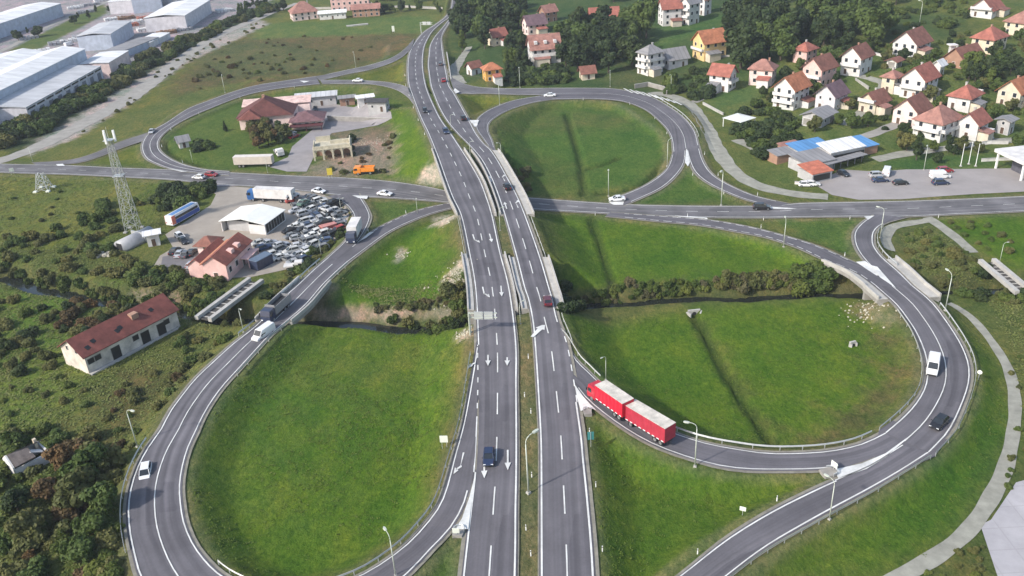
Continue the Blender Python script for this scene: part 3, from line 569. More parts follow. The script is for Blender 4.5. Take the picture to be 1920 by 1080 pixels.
def footbridge(p0, p1, w, label, z=1.0):
    a, b = W(*p0, z), W(*p1, z); u = (b - a) / np.linalg.norm(b - a); n_ = np.array([-u[1], u[0], 0]); L = np.linalg.norm(b - a); rz = math.atan2(u[1], u[0])
    t = thing('footbridge', label, 'footbridge', tuple(a), rz)
    MB().box((L / 2, 0, -.2), (L, w - .5, .3)).build('deck', mat('dark wooden deck', (.07, .065, .06), .9, .4, 1.5), t)
    for s in (-1, 1):
        MB().box((L / 2, s * w / 2, .25), (L + 1, .95, .9)).build('girder', M_CONC, t)
    for i in range(9): MB().box((L * (i + .5) / 9, 0, -.02), (.3, w - 1.0, .08)).build('crossbeam', M_CONC, t)
footbridge((384, 598), (478, 528), 3.6, 'narrow old bridge with two pale girders over the canal beside the left loop road')
footbridge((1852, 492), (1918, 548), 3.0, 'narrow old bridge with pale girders over the canal at the right edge')

# ------------------------------------------------------------------ guard rails
post_me = MB().box((0, 0, .32), (.12, .08, .75)).mesh('guard post', [M_STEEL])
def rail(key, side, a, b, label, off=.75):
    r = RB[key]; S = r.s[-1]; t = np.arange(a * S, b * S, 2.0)
    if len(t) < 3: return
    L, Q = r_at(r, t); d = (Q - L) / np.maximum(np.linalg.norm(Q - L, axis=1), .05)[:, None]; p = L - d * off if side == 'L' else Q + d * off; o = d * (.05 if side == 'L' else -.05)
    e = thing('guard_rail', label, 'guard rail', tuple(p[0]), 0, 'steel guard rails along the roads')
    mb = MB(); mb.loft([[tuple(q + u * k + np.array((0, 0, h))) for k, h in ((0, .42), (1, .50), (0, .60), (1, .70), (0, .78), (-1, .6))] for q, u in zip(p, o)], cap=False)
    off_build(mb, 'rail', M_STEEL, e)
    for q in p[::2][:100]:
        c = link('post', post_me, e); c.location = tuple(q - p[0] - (0, 0, .12))
rail(sw, 'L', .02, .46, 'guard rail on the inner side of the left loop, round the bottom curve')
rail(sw, 'R', f(sw, 1040, -1) if False else .50, .63, 'steel guard rail on the outer edge of the left loop beside the white car')
rail(sw, 'R', .80, .995, 'steel guard rail beyond the dark tipper truck on the outer side of the left ramp')
rail(sw, 'L', .74, .99, 'steel guard rail facing the meadow along the straight left ramp')
rail('south_east_exit', 'L', 0, .26, 'guard rail along the right exit ramp just above the red truck', .9)
rail('south_east_exit', 'L', .40, 1, 'guard rail along the inner edge of the right loop, below the meadow')
rail('south_east_ramp', 'L', 0, .85, 'guard rail on the inner bend of the right loop beside the white van')
rail('south_east_ramp', 'R', 0, .88, 'guard rail on the outer bend of the right loop beside the dark car')
rail('east_junction', 'R', .2, .8, 'guard rail outside the tight bend at the right junction', .8)
rail('south_east_entry', 'R', .3, .98, 'guard rail on the outer edge of the lower right ramp')
rail(ec, 'R', f(ec, 645), f(ec, 595), 'short guard rail on the right of the carriageway below the dark red car', .9)
rail(ec, 'R', f(ec, 480), f(ec, 405), 'guard rail on the right of the main road between its two bridges', .9)
rail(wc, 'L', f(wc, 480), f(wc, 405), 'guard rail on the left of the main road between its two bridges', .9)
rail('north_east_ramp', 'L', .45, .95, 'guard rail outside the upper right loop beside the pale lane', .7)

# ------------------------------------------------------------------ street lamps
def make_lamp():
    t = thing('street_lamp', 'x', 'street lamp', (0, 0, 0), 0, 'street lamps of the interchange')
    MB().box((0, 0, .15), (.55, .55, .3), taper=.8).build('base', M_CONC, t)
    mb = MB(); mb.tube((0, 0, .28), (0, 0, 7.9), .12, .075, 10); mb.build('pole', M_LAMP, t, True)
    mb = MB(); q = [(0, 0, 7.88), (.06, 0, 8.35), (.3, 0, 8.72), (.75, 0, 8.93), (1.3, 0, 9.0)]
    for u, v in zip(q, q[1:]): mb.tube(u, v, .065, .06, 8)
    mb.build('arm', M_LAMP, t, True)
    mb = MB(); mb.loft([[(x, y * w, 9.0 + zz) for y, zz in ((-1, -.08), (1, -.08), (.8, .10), (-.8, .10))] for x, w in ((1.25, .12), (1.5, .24), (2.0, .25), (2.25, .12))]); hd = mb.build('lamp_head', M_LAMP, t)
    mb = MB(); mb.box((1.72, 0, 8.89), (.6, .3, .05)); mb.build('glass', mat('lamp glass', (.75, .77, .72), .2, .05), hd)
    return t
LAMP0 = make_lamp(); lamp_n = [0]
def lamp(px, py, tx, ty, ax, ay, label, z=None):
    """foot pixel, top pixel, a pixel the arm points at"""
    p = pick(px, py, z); z_ = road_z(p) if z is None and False else p[2]; hs = np.arange(3, 16, .1)
    h = min(hs, key=lambda v: abs(PX(p + np.array([0, 0, v]))[1] - ty)); h = float(np.clip(h, 5, 13)); q = W(ax, ay, p[2])
    rz = math.atan2(q[1] - p[1], q[0] - p[0])
    if lamp_n[0] == 0:
        o = LAMP0; o.location = tuple(p); o.rotation_euler = (0, 0, rz); o['label'] = label
    else: o = dup(LAMP0, p, rz, label)
    o.scale = (h / 9,) * 3; lamp_n[0] += 1
for a in ((991,925,984,820,1030,900,'pale street lamp standing in the grass median near the bottom of the picture'),
          (258,838,235,767,300,850,'street lamp with curved arm left of the left loop, above the white car'),
          (742,1080,718,1003,715,1040,'street lamp leaning over the bottom bend of the left loop road'),
          (1303,875,1307,794,1200,860,'street lamp behind the red trailer at the edge of the right exit ramp'),
          (1555,974,1570,900,1500,940,'street lamp on the outer verge of the lower right ramp by the white gore'),
          (1136,712,1135,688,1100,730,'short lamp just above the red truck beside the guard rail'),
          (1772,583,1786,512,1740,560,'street lamp beside the outer bend of the right loop where the pale path starts'),
          (1650,446,1659,390,1620,440,'street lamp in the tight bend at the right junction'),
          (1469,463,1473,411,1460,440,'street lamp on the meadow side of the long right link road'),
          (1352,386,1363,317,1340,400,'street lamp in the grass wedge between the cross road and the loop entry'),
          (1141,368,1141,315,1141,385,'street lamp beside the cross road below the upper right meadow'),
          (1251,312,1252,262,1280,300,'street lamp on the inner side of the upper right loop'),
          (975,164,974,125,975,175,'street lamp at the grass bank above the slip road, by the orange house'),
          (1144,163,1144,131,1144,175,'street lamp on the slip road in front of the dark grove'),
          (1258,170,1257,139,1240,180,'street lamp beside the slope where the pale lane leaves the slip road'),
          (667,126,665,96,660,135,'street lamp on the brown field side of the upper left entry road'),
          (422,174,416,139,430,185,'street lamp outside the upper left loop beside the brown field'),
          (937,196,937,152,945,190,'street lamp in the small triangle of grass right of the main road'),
          (61,302,60,283,61,315,'street lamp far left where the side road meets the cross road'),
          (362,307,360,284,362,320,'street lamp inside the upper left loop near the cross road'),
          (502,324,503,304,502,340,'street lamp in front of the long parked trailer beside the cross road'),
          (783,402,777,377,790,420,'street lamp in the grass wedge left of the overpass'),
          (641,404,639,378,665,400,'street lamp between the scrapped cars and the curved junction road'),
          (603,482,599,456,640,470,'street lamp at the lower corner of the scrap yard'),
          (457,623,444,577,480,640,'street lamp left of the white van on the left ramp'),
          (1874,493,1884,463,1900,490,'short street lamp with a pale head in the meadow by the right footbridge'),
          (1732,319,1741,270,1720,340,'street lamp on the far edge of the forecourt'),
          (1724,44,1730,2,1700,40,'tall lamp standing alone on the green slope above the houses')): lamp(*a)
for a in ((938,433,936,390,990,420,'street lamp in the median just below the overpass',6.6),(976,608,975,577,1000,600,'street lamp in the median below the canal bridge',5.2),(882,296,881,268,920,290,'street lamp in the median at the upper end of the overpass',6.7),(940,298,938,268,900,300,'street lamp right of the main road at the upper end of the overpass',6),(846,243,846,222,880,240,'street lamp in the median beside the two dark cars',6)):
    lamp(*a[:7], z=a[7])

# ------------------------------------------------------------------ delineator posts
M_WHITE = mat('white plastic', (.80, .80, .78), .5, .05, 2); M_BLACK = mat('black plastic', (.02, .02, .02), .5, .1, 2)
dp = MB().box((0, 0, .5), (.14, .10, 1.0)); dp.box((0, 0, .84), (.15, .11, .16), 1); dp_me = dp.mesh('delineator', [M_WHITE, M_BLACK])
def posts(key, side, a, b, gap, where, off=1.15):
    r = RB[key]; S = r.s[-1]
    for s in np.arange(a * S + 3, b * S, gap):
        L, Q = r_at(r, s); d = (Q - L) / np.linalg.norm(Q - L); p = L - d * off if side == 'L' else Q + d * off
        o = link('delineator_post', dp_me); o.location = tuple(p - (0, 0, .25)); o.rotation_euler = (0, 0, math.atan2(d[1], d[0]))
        tag(o, 'white delineator post ' + where, 'road post', 'delineator posts ' + where)
posts(ec, 'R', 0, f(ec, 770), 13, 'right of the main road below the red truck'); posts(ec, 'L', f(ec, 1080), f(ec, 640), 16, 'in the median on its right side'); posts(wc, 'R', f(wc, 1020), f(wc, 640), 32, 'in the median on its left side')
posts('south_east_entry', 'L', .2, .72, 14, 'on the inner side of the lower right ramp'); posts('loop_entry', 'R', .1, .9, 16, 'left of the upper right loop entry'); posts('loop_entry', 'L', .1, .9, 18, 'right of the upper right loop entry')
posts('east_link', 'R', .2, .95, 20, 'in the grass wedge above the right link road'); posts('north_east_ramp', 'R', .1, .95, 20, 'around the upper right meadow'); posts('north_west_ramp', 'R', .05, .9, 24, 'inside the upper left loop')
posts(cr, 'R', .62, .84, 22, 'below the cross road right of the overpass'); posts('west_link', 'R', .3, .9, 14, 'above the left link road'); posts(wc, 'L', f(wc, 250), f(wc, 120), 20, 'left of the main road near the upper left exit')

# ------------------------------------------------------------------ signs, gantries, mast, poles
def sign(px, py, w, h, hgt, fx, fy, m, label, z=None, shape='rect', cat='road sign'):
    p = pick(px, py, z); q = W(fx, fy, p[2]); rz = math.atan2(q[1] - p[1], q[0] - p[0])
    t = thing('road_sign', label, cat, tuple(p), rz)
    for s in ((-.3, .3) if w > 1.2 else (0,)): MB().tube((0, s * w, -.3), (0, s * w, hgt + h), .05, .05, 6).build('post', M_STEEL, t)
    mb = MB()
    if shape == 'rect': mb.box((.07, 0, hgt + h / 2), (.06, w, h))
    else: mb.tube((.05, 0, hgt + h / 2), (.10, 0, hgt + h / 2), w / 2, w / 2, 16)
    mb.build('panel', m, t)
M_TEAL = mat('teal sign back', (.05, .22, .22), .5, .1); M_YEL = mat('yellow sign', (.65, .50, .06), .5, .1); M_SIGN = mat('white sign face', (.72, .74, .66), .5, .08)
sign(834, 840, 1.3, 1.3, 1.2, 800, 1000, M_SIGN, 'small white square sign at the meadow edge left of the exit lane')
sign(856, 1007, 1.0, .9, .8, 850, 1060, M_SIGN, 'white sign behind the rounded island at the left exit')
sign(1108, 838, 1.0, 1.5, 1.4, 1080, 700, M_TEAL, 'teal road sign in the grass below the red truck')
sign(1392, 966, .9, .7, .9, 1360, 1060, M_SIGN, 'small white two-post sign beside the lower right ramp')
sign(1834, 712, .8, .8, 1.2, 1800, 800, M_SIGN, 'white round sign outside the right loop, near the path', shape='round')
sign(620, 336, 1.6, 2.2, 1.4, 620, 420, M_YEL, 'yellow sign board in the traffic island left of the orange truck')
sign(1562, 884, 1.2, 1.0, .8, 1640, 850, M_SIGN, 'white sign at the pointed end of the white gore on the right loop')
sign(24, 327, 1.4, 1.2, 1.0, 24, 380, M_SIGN, 'pale sign beside the cross road at the far left')
sign(825, 63, 1.6, 1.4, 1.2, 820, 200, M_SIGN, 'white sign beside the main road at its far end') if False else None
sign(738, 62, 1.4, 3.0, .8, 720, 200, M_SIGN, 'upright white board standing in the brown field')
sign(722, 155, 1.0, .9, 1.0, 690, 160, M_SIGN, 'small sign at the upper left exit beside the grass triangle', 2.4) if False else None
def gantry(px, py, qx, qy, z, hgt, label):
    p, q = W(px, py, z), W(qx, qy, z); L = np.linalg.norm((q - p)[:2]); t = thing('sign_gantry', label, 'gantry', tuple(p), math.atan2(q[1] - p[1], q[0] - p[0]))
    mb = MB(); mb.tube((0, -.3, -1.0), (0, -.3, hgt), .14, .14, 8); mb.tube((0, .3, -1.0), (0, .3, hgt), .14, .14, 8); mb.build('post', M_LAMP, t)
    mb = MB(); mb.box((L / 2, 0, hgt), (L + .3, .2, .18)); mb.box((L / 2, 0, hgt - .95), (L + .3, .2, .18))
    for i in range(7): mb.box((L * (i + .5) / 7, 0, hgt - .47), (.12, .15, .8))
    mb.build('beam', M_LAMP, t)
    for k in (.36, .72):
        o = MB().box((L * k, -.22, hgt - .4), (L * .32, .08, 1.7)).build('sign_panel', mat('sign panel back', (.52, .54, .55), .5, .1, 1, .3), t)
        MB().box((L * k, -.30, hgt - .4), (L * .27, .06, .12)).box((L * k, -.30, hgt - .95), (L * .27, .06, .12)).build('brace', M_LAMP, o)
gantry(882, 626, 933, 626, 5.2, 4.6, 'pale cantilever sign gantry over the left lane just below the canal bridge')
gantry(790, 62, 812, 62, .7, 5.5, 'distant sign gantry over the far end of the main road')
def mast():
    p = G(251, 432); hs = np.arange(10, 60, .2); h = float(min(hs, key=lambda v: abs(PX(p + np.array([0, 0, v]))[1] - 262)))
    t = thing('lattice_mast', 'tall grey lattice radio mast with white antennas beside the grey shed', 'mast', tuple(p)); mb = MB(); N = 12; wd = lambda k: 1.7 - 1.15 * k
    for i in range(N):
        a, b = i / N, (i + 1) / N
        for k in range(4):
            c0 = np.array([(1, 1), (-1, 1), (-1, -1), (1, -1)][k]); c1 = np.array([(1, 1), (-1, 1), (-1, -1), (1, -1)][(k + 1) % 4])
            P = lambda c, f_: (c[0] * wd(f_), c[1] * wd(f_), f_ * h)
            mb.tube(P(c0, a), P(c0, b), .09, .09, 5); mb.tube(P(c0, a), P(c1, b), .045, .045, 4); mb.tube(P(c1, a), P(c0, b), .045, .045, 4); mb.tube(P(c0, b), P(c1, b), .045, .045, 4)
    mb.build('lattice', mat('mast steel', (.42, .43, .41), .5, .1, 1, .3), t)
    MB().box((0, 0, h + .05), (2.4, 2.4, .12)).box((0, 0, h * .62), (2.6, 2.6, .1)).build('platform', M_STEEL, t)
    for a in range(3):
        x, y = 1.5 * math.cos(a * 2.1 + .4), 1.5 * math.sin(a * 2.1 + .4); MB().box((x, y, h + .9), (.5, .5, 3.0)).build('antenna', M_WHITE, t)
    MB().tube((0, 0, h), (0, 0, h + 3.5), .07, .04, 6).build('rod', M_STEEL, t)
    for c in ((1.7, 1.7), (-1.7, 1.7), (-1.7, -1.7), (1.7, -1.7)): MB().box((*c, 0), (.9, .9, .8)).build('footing', M_CONC, t)
    p = G(84, 356); t = thing('lattice_pylon', 'stubby grey lattice tower on pale footings in the field at the far left', 'pylon', tuple(p)); mb = MB(); h = 5.5
    for i in range(4):
        a, b = i / 4, (i + 1) / 4; wd = lambda k: 2.0 - 1.2 * k
        for k in range(4):
            c0 = [(1, 1), (-1, 1), (-1, -1), (1, -1)][k]; c1 = [(1, 1), (-1, 1), (-1, -1), (1, -1)][(k + 1) % 4]; P = lambda c, f_: (c[0] * wd(f_), c[1] * wd(f_), f_ * h)
            mb.tube(P(c0, a), P(c0, b), .11, .11, 5); mb.tube(P(c0, a), P(c1, b), .08, .08, 4); mb.tube(P(c1, a), P(c0, b), .08, .08, 4)
    mb.build('lattice', M_STEEL, t)
    for c in ((2, 2), (-2, 2), (-2, -2), (2, -2)): MB().box((*c, .1), (1.1, 1.1, .7)).build('footing', M_SIGN, t)
mast()
fp = thing('flagpole', 'slim white flagpole on the lawn beside the petrol station canopy', 'flagpole', tuple(G(1801, 312)), 0, 'flagpoles on the lawn by the forecourt')
MB().tube((0, 0, 0), (0, 0, 6.5), .11, .07, 8).build('pole', M_WHITE, fp); MB().tube((0, 0, 6.5), (0, 0, 6.7), .12, .12, 8).build('cap', M_WHITE, fp); MB().box((0, 0, .1), (.6, .6, .3)).build('base', M_CONC, fp)
dup(fp, G(1816, 308)); dup(fp, G(1829, 312))
# islands at the gores, culverts, boxes, rocks
def nose(px, py, qx, qy, z, rad, label):
    p, q = W(px, py, z), W(qx, qy, z); t = thing('kerb_nose', label, 'traffic island', tuple(p), math.atan2(q[1] - p[1], q[0] - p[0]))
    mb = MB(); N = 14; o_ = [(rad * math.cos(a), rad * math.sin(a)) for a in np.linspace(-math.pi / 2, math.pi / 2, N)] + [(-rad * 1.4, rad * .9), (-rad * 1.4, -rad * .9)]
    mb.prism(o_, -.5, .25); mb.build('slab', M_CONCD, t)
    mb = MB(); pts = [(1.0 * rad * math.cos(a), 1.0 * rad * math.sin(a)) for a in np.linspace(-1.7, 1.7, 12)]
    for a, b in zip(pts, pts[1:]): mb.tube((*a, .55), (*b, .55), .08, .08, 6)
    for a in pts[::3]: mb.tube((*a, 0), (*a, .6), .05, .05, 5)
    mb.build('crash_rail', M_STEEL, t)
nose(861, 996, 875, 960, 3.1, .8, 'rounded concrete island with bent rail at the left exit gore'); nose(1101, 772, 1092, 745, 3.75, .7, 'rounded island with bent rail below the red truck'); nose(1557, 886, 1600, 876, 2, 1.0, 'rounded island with bent rail at the lower right gore')
def culvert(px, py, rz, label, s=1.0):
    t = thing('culvert_headwall', label, 'culvert', tuple(G(px, py)), rz); mb = MB(); mb.box((0, 0, .3), (2.6 * s, .4, 1.3)); mb.box((-1.3 * s, -.6 * s, .15), (.3, 1.3 * s, .9), rz=.5); mb.box((1.3 * s, -.6 * s, .15), (.3, 1.3 * s, .9), rz=-.5); mb.build('wall', M_CONC, t)
    MB().tube((0, -.22, .1), (0, -.26, .1), .45, .45, 12).build('pipe_mouth', M_DARK, t)
culvert(1301, 588, .1, 'pale concrete culvert headwall at the top of the long ditch'); culvert(1598, 648, .3, 'small pale concrete block alone in the right meadow', .5)
M_ROCK = mat('pale rubble', (.42, .39, .31), .95, .3, .8)
def rocks(px, py, n, spread, label):
    o = G(px, py); mb = MB(); r_ = np.random.default_rng(int(px))
    for i in range(n):
        x, y = r_.normal(0, spread, 2); z = float(hz(o[0] + x, o[1] + y)) - o[2]; s = r_.uniform(.08, .3); mb.box((x, y, z + s * .2), (s * 1.6, s * 1.2, s), rz=r_.uniform(0, 3), taper=.6)
    e = mb.build('rubble_heap', M_ROCK); e.location = tuple(o); tag(e, label, 'rubble', None, 'stuff')
rocks(866, 520, 160, 3.2, 'pale broken rubble and bare soil on the bank left of the canal bridge'); rocks(755, 478, 40, .9, 'patch of pale rubble lying in the upper left meadow'); rocks(868, 625, 40, 1.0, 'pale rubble beside the foot of the sign gantry'); rocks(1630, 580, 90, 2.6, 'scattered pale stones on the grass by the curved bridge'); rocks(700, 268, 90, 4.0, 'heaps of rubble on the bare soil above the orange truck'); rocks(838, 412, 40, 1.5, 'pale stones on the bank left of the overpass')
# ------------------------------------------------------------------ buildings
def wallm(k, c): return mat('render ' + k, c, .9, .2, .35)
WL = {'white': wallm('white', (.62, .60, .585)), 'cream': wallm('cream', (.62, .53, .40)), 'pink': wallm('pink', (.68, .44, .40)), 'palepink': wallm('pale pink', (.72, .56, .52)), 'orange': wallm('orange', (.62, .34, .09)), 'yellow': wallm('yellow', (.66, .47, .22)), 'grey': wallm('grey', (.42, .41, .41)), 'lilac': wallm('lilac grey', (.55, .53, .56)), 'brick': wallm('bare brick', (.34, .20, .14)), 'blue': wallm('blue grey', (.42, .46, .54)), 'beige': wallm('beige', (.55, .49, .39))}
def roofmat(name, c, rows=3.0):
    m = mat(name, c, .85, .35, .55); n, l = m.node_tree.nodes, m.node_tree.links; b = n['Principled BSDF']
    tc = n.new('ShaderNodeTexCoord'); w = n.new('ShaderNodeTexWave'); w.bands_direction = 'Z'; w.inputs['Scale'].default_value = rows; w.inputs['Distortion'].default_value = .4; l.new(tc.outputs['Object'], w.inputs['Vector'])
    bp = n.new('ShaderNodeBump'); bp.inputs['Strength'].default_value = .5; bp.inputs['Distance'].default_value = .06; l.new(w.outputs['Fac'], bp.inputs['Height']); l.new(bp.outputs[0], b.inputs['Normal']); return m
def sheetmat(name, c, sc=1.0):
    m = mat(name, c, .75, .22, .25, stretch=(1, .25, 1)); n, l = m.node_tree.nodes, m.node_tree.links; b = n['Principled BSDF']; src = b.inputs['Base Color'].links[0].from_socket
    tc = n.new('ShaderNodeTexCoord'); w = n.new('ShaderNodeTexWave'); w.bands_direction = 'X'; w.inputs['Scale'].default_value = .16 * sc; w.inputs['Distortion'].default_value = .3; l.new(tc.outputs['Object'], w.inputs['Vector'])
    l.new(mix(n, l, src, ramp(n, l, w.outputs['Fac'], ((.0, (.80, .80, .82)), (.25, (1, 1, 1)))), 1.0, 'MULTIPLY'), b.inputs['Base Color'])
    st = ramp(n, l, noise(n, l, .9, 4, .7, tc.outputs['Object'], (1, .12, 1)), ((.62, (1, 1, 1)), (.72, (.78, .72, .66)))); l.new(mix(n, l, b.inputs['Base Color'].links[0].from_socket, st, 1.0, 'MULTIPLY'), b.inputs['Base Color']); return m
RF = {'red': roofmat('red roof tiles', (.32, .115, .085)), 'brown': roofmat('brown roof tiles', (.22, .095, .07)), 'rust': roofmat('faded red tiles', (.31, .155, .125)), 'orange': roofmat('orange roof tiles', (.40, .155, .08)), 'purple': roofmat('purple brown tiles', (.16, .10, .115)), 'grey': sheetmat('grey roof sheets', (.24, .235, .24)), 'dark': roofmat('dark roof sheets', (.05, .05, .055)), 'white': sheetmat('white roof sheets', (.70, .70, .70)), 'blue': sheetmat('blue roof sheets', (.10, .26, .50)), 'pink': roofmat('pale pink roof sheets', (.60, .43, .39), 1.5), 'pale': sheetmat('pale grey roof sheets', (.48, .485, .50))}
M_GLASS = mat('window glass', (.03, .035, .045), .15, .1, 1, spec=.6); M_FRAME = mat('window frame', (.70, .69, .66), .6, .05); M_DOOR = mat('door wood', (.10, .06, .04), .6, .2)
def win_mesh(name, w, h, mats):
    mb = MB(); mb.box((0, .02, 0), (w + .18, .07, h + .18), 0); mb.box((0, .065, 0), (w, .03, h), 1); return mb.mesh(name, mats)
WIN = win_mesh('window', 1.15, 1.35, [M_FRAME, M_GLASS]); DOOR = win_mesh('door', 1.0, 2.0, [M_FRAME, M_DOOR]); WINS = win_mesh('small window', .7, .9, [M_FRAME, M_GLASS]); GATE = win_mesh('garage door', 2.6, 2.2, [M_FRAME, M_CONCD])
def gable_roof(mb, w, d, h, rh, ov=.85, th=.2, m=0):
    sl = rh / (d / 2)
    for s in (-1, 1):
        y1 = s * (d / 2 + ov); z1 = h - ov * sl; X = w / 2 + ov
        q = [(-X, 0, h + rh), (X, 0, h + rh), (X, y1, z1), (-X, y1, z1)]
        mb.loft([[(x, y, z + .02) for x, y, z in q], [(x, y, z + th) for x, y, z in q]], m)
def hip_roof(mb, w, d, h, rh, ov=.8, th=.2, m=0):
    X, Y = w / 2 + ov, d / 2 + ov; r = max(w - d, w * .12) / 2; z = h - .15
    vs = [(-X, -Y, z), (X, -Y, z), (X, Y, z), (-X, Y, z), (-r, 0, h + rh), (r, 0, h + rh), (-X, -Y, z + .18), (X, -Y, z + .18), (X, Y, z + .18), (-X, Y, z + .18)]
    mb.add(vs, [(0, 3, 2, 1), (0, 1, 7, 6), (1, 2, 8, 7), (2, 3, 9, 8), (3, 0, 6, 9), (6, 7, 5, 4), (8, 9, 4, 5), (7, 8, 5), (9, 6, 4)], m)
def put(name, me, par, x, y, z, a):
    o = link(name, me, par); o.location = (x, y, z); o.rotation_euler = (0, 0, a); return o
def openings(t, w, d, h, faces='xXyY', door=True, small=False, garage=False):
    fl = max(1, int(round(h / 2.9))); me = WINS if small else WIN
    for fc in faces:
        L, o = (w, d / 2) if fc in 'yY' else (d, w / 2); n_ = max(1, int(L / 3.1))
        for k in range(fl):
            for i in range(n_):
                u = (i + .5) / n_ * L - L / 2; z = (k + .5) * h / fl + .15; g = k == 0
                isd = door and g and fc in 'xy' and i == n_ // 2
                mm, nm = (DOOR, 'door') if isd else (me, 'window')
                if isd and garage: mm, nm = GATE, 'garage_door'
                zz = 1.05 if isd and not garage else 1.15 if isd else z
                if fc == 'y': put(nm, mm, t, u, -o, zz, math.pi)
                if fc == 'Y': put(nm, mm, t, u, o, zz, 0)
                if fc == 'x': put(nm, mm, t, -o, u, zz, math.pi / 2)
                if fc == 'X': put(nm, mm, t, o, u, zz, -math.pi / 2)
def walls(mb, w, d, h, rh, gable=True, m=0):
    b = -1.5; ring = lambda x: [(x, -d / 2, b), (x, -d / 2, h), (x, 0, h + rh) if gable else (x, 0, h), (x, d / 2, h), (x, d / 2, b)]
    mb.loft([ring(-w / 2), ring(w / 2)], m)
def house_at(p, rz, w, d, h, rh, wall, roof, label, hip=False, balcony=None, chim=1, porch=False, dormer=0, cat='house', name='house', small=False, faces='xXyY', garage=False, group=None):
    t = thing(name, label, cat, p, rz, group); mb = MB(); walls(mb, w, d, h, rh, not hip); mb.build('wall', WL[wall], t)
    mb = MB(); (hip_roof if hip else gable_roof)(mb, w, d, h, rh); ro = mb.build('roof', RF[roof], t)
    for i in range(chim): MB().box((w * (.22 - .5 * i), d * .14, h + rh * .8), (.6, .6, 1.7)).box((w * (.22 - .5 * i), d * .14, h + rh * .8 + .9), (.75, .75, .14)).build('chimney', WL['brick'] if (len(label) + i) % 2 else M_CONC, ro)
    for i in range(dormer):
        x = w * ((i + .5) / dormer - .5); mb = MB(); mb.box((x, -d * .30, h + rh * .45), (1.3, d * .25, 1.2)); do = mb.build('dormer', WL[wall], ro); 
    openings(t, w, d, h, faces, True, small, garage)
    for bf in (balcony or ''):
        for k in range(1, max(2, int(round(h / 2.9)))):
            z = k * h / max(1, int(round(h / 2.9))) - .1; mb = MB(); L = (w if bf in 'yY' else d) * .96; y = (d if bf in 'yY' else w) / 2 + .62
            mb.box((0, y, z), (L, 1.2, .18)); mb.box((0, y + .55, z + .55), (L, .08, .9)); mb.box((-L / 2 + .04, y - .1, z + .55), (.08, 1.0, .9)); mb.box((L / 2 - .04, y - .1, z + .55), (.08, 1.0, .9))
            o = mb.build('balcony', WL['white'], t); o.rotation_euler = (0, 0, {'Y': 0, 'y': math.pi, 'x': math.pi / 2, 'X': -math.pi / 2}[bf])
    if group and len(label) % 3 and w > 5:
        sd = 1 if len(label) % 2 else -1; mb = MB(); mb.box((sd * w * .18, -d / 2 - 1.6, .6), (w * .5, 3.2, 3.8)); mb.build('annex', WL['beige' if len(label) % 5 else 'white'], t)
        q = [(sd * w * .18 - w * .29, -d / 2 - 3.5, 2.5), (sd * w * .18 + w * .29, -d / 2 - 3.5, 2.5), (sd * w * .18 + w * .29, -d / 2 - .02, 3.3), (sd * w * .18 - w * .29, -d / 2 - .02, 3.3)]; mb = MB(); mb.loft([q, [(x, y, z + .15) for x, y, z in q]]); mb.build('annex_roof', RF[('rust', 'brown', 'grey', 'red')[len(label) % 4]], t)
    if porch:
        mb = MB(); mb.box((0, -d / 2 - 1.3, 2.7), (w * .7, 2.6, .2))
        for s in (-1, 0, 1): mb.box((s * w * .32, -d / 2 - 2.4, .6), (.25, .25, 4.0))
        mb.build('porch', WL['white'], t)
    return t
def house(x0, y0, x1, y1, deg, wall, roof, label, ratio=.82, rhf=.46, **kw):
    """a house whose outline in the photograph runs from x0, y0 to x1, y1; its ground point is found on the slope"""
    rz = R(deg); c_, s_ = abs(math.cos(rz)), abs(math.sin(rz)); p = G((x0 + x1) / 2, y1)
    for _ in range(3):
        zc = float((np.array(p) - (0, 0, CH)) @ FW); sc = CF / zc; sinf = (CH - p[2]) / np.linalg.norm(p - np.array([0, 0, CH])); cosf = math.sqrt(1 - sinf ** 2)
        w = (x1 - x0) / sc / (c_ + ratio * s_) * .92; d = ratio * w; dep = w * s_ + d * c_
        p = G((x0 + x1) / 2, y1 - .42 * dep * sc * sinf)
    rh = rhf * d; h = max(2.6, ((y1 - y0) / sc - .5 * dep * sinf) / cosf * .95 - rh * .85)
    return house_at(p, rz, w, d, h, rh, wall, roof, label, **kw)
VG = 'houses of the village on the slope'
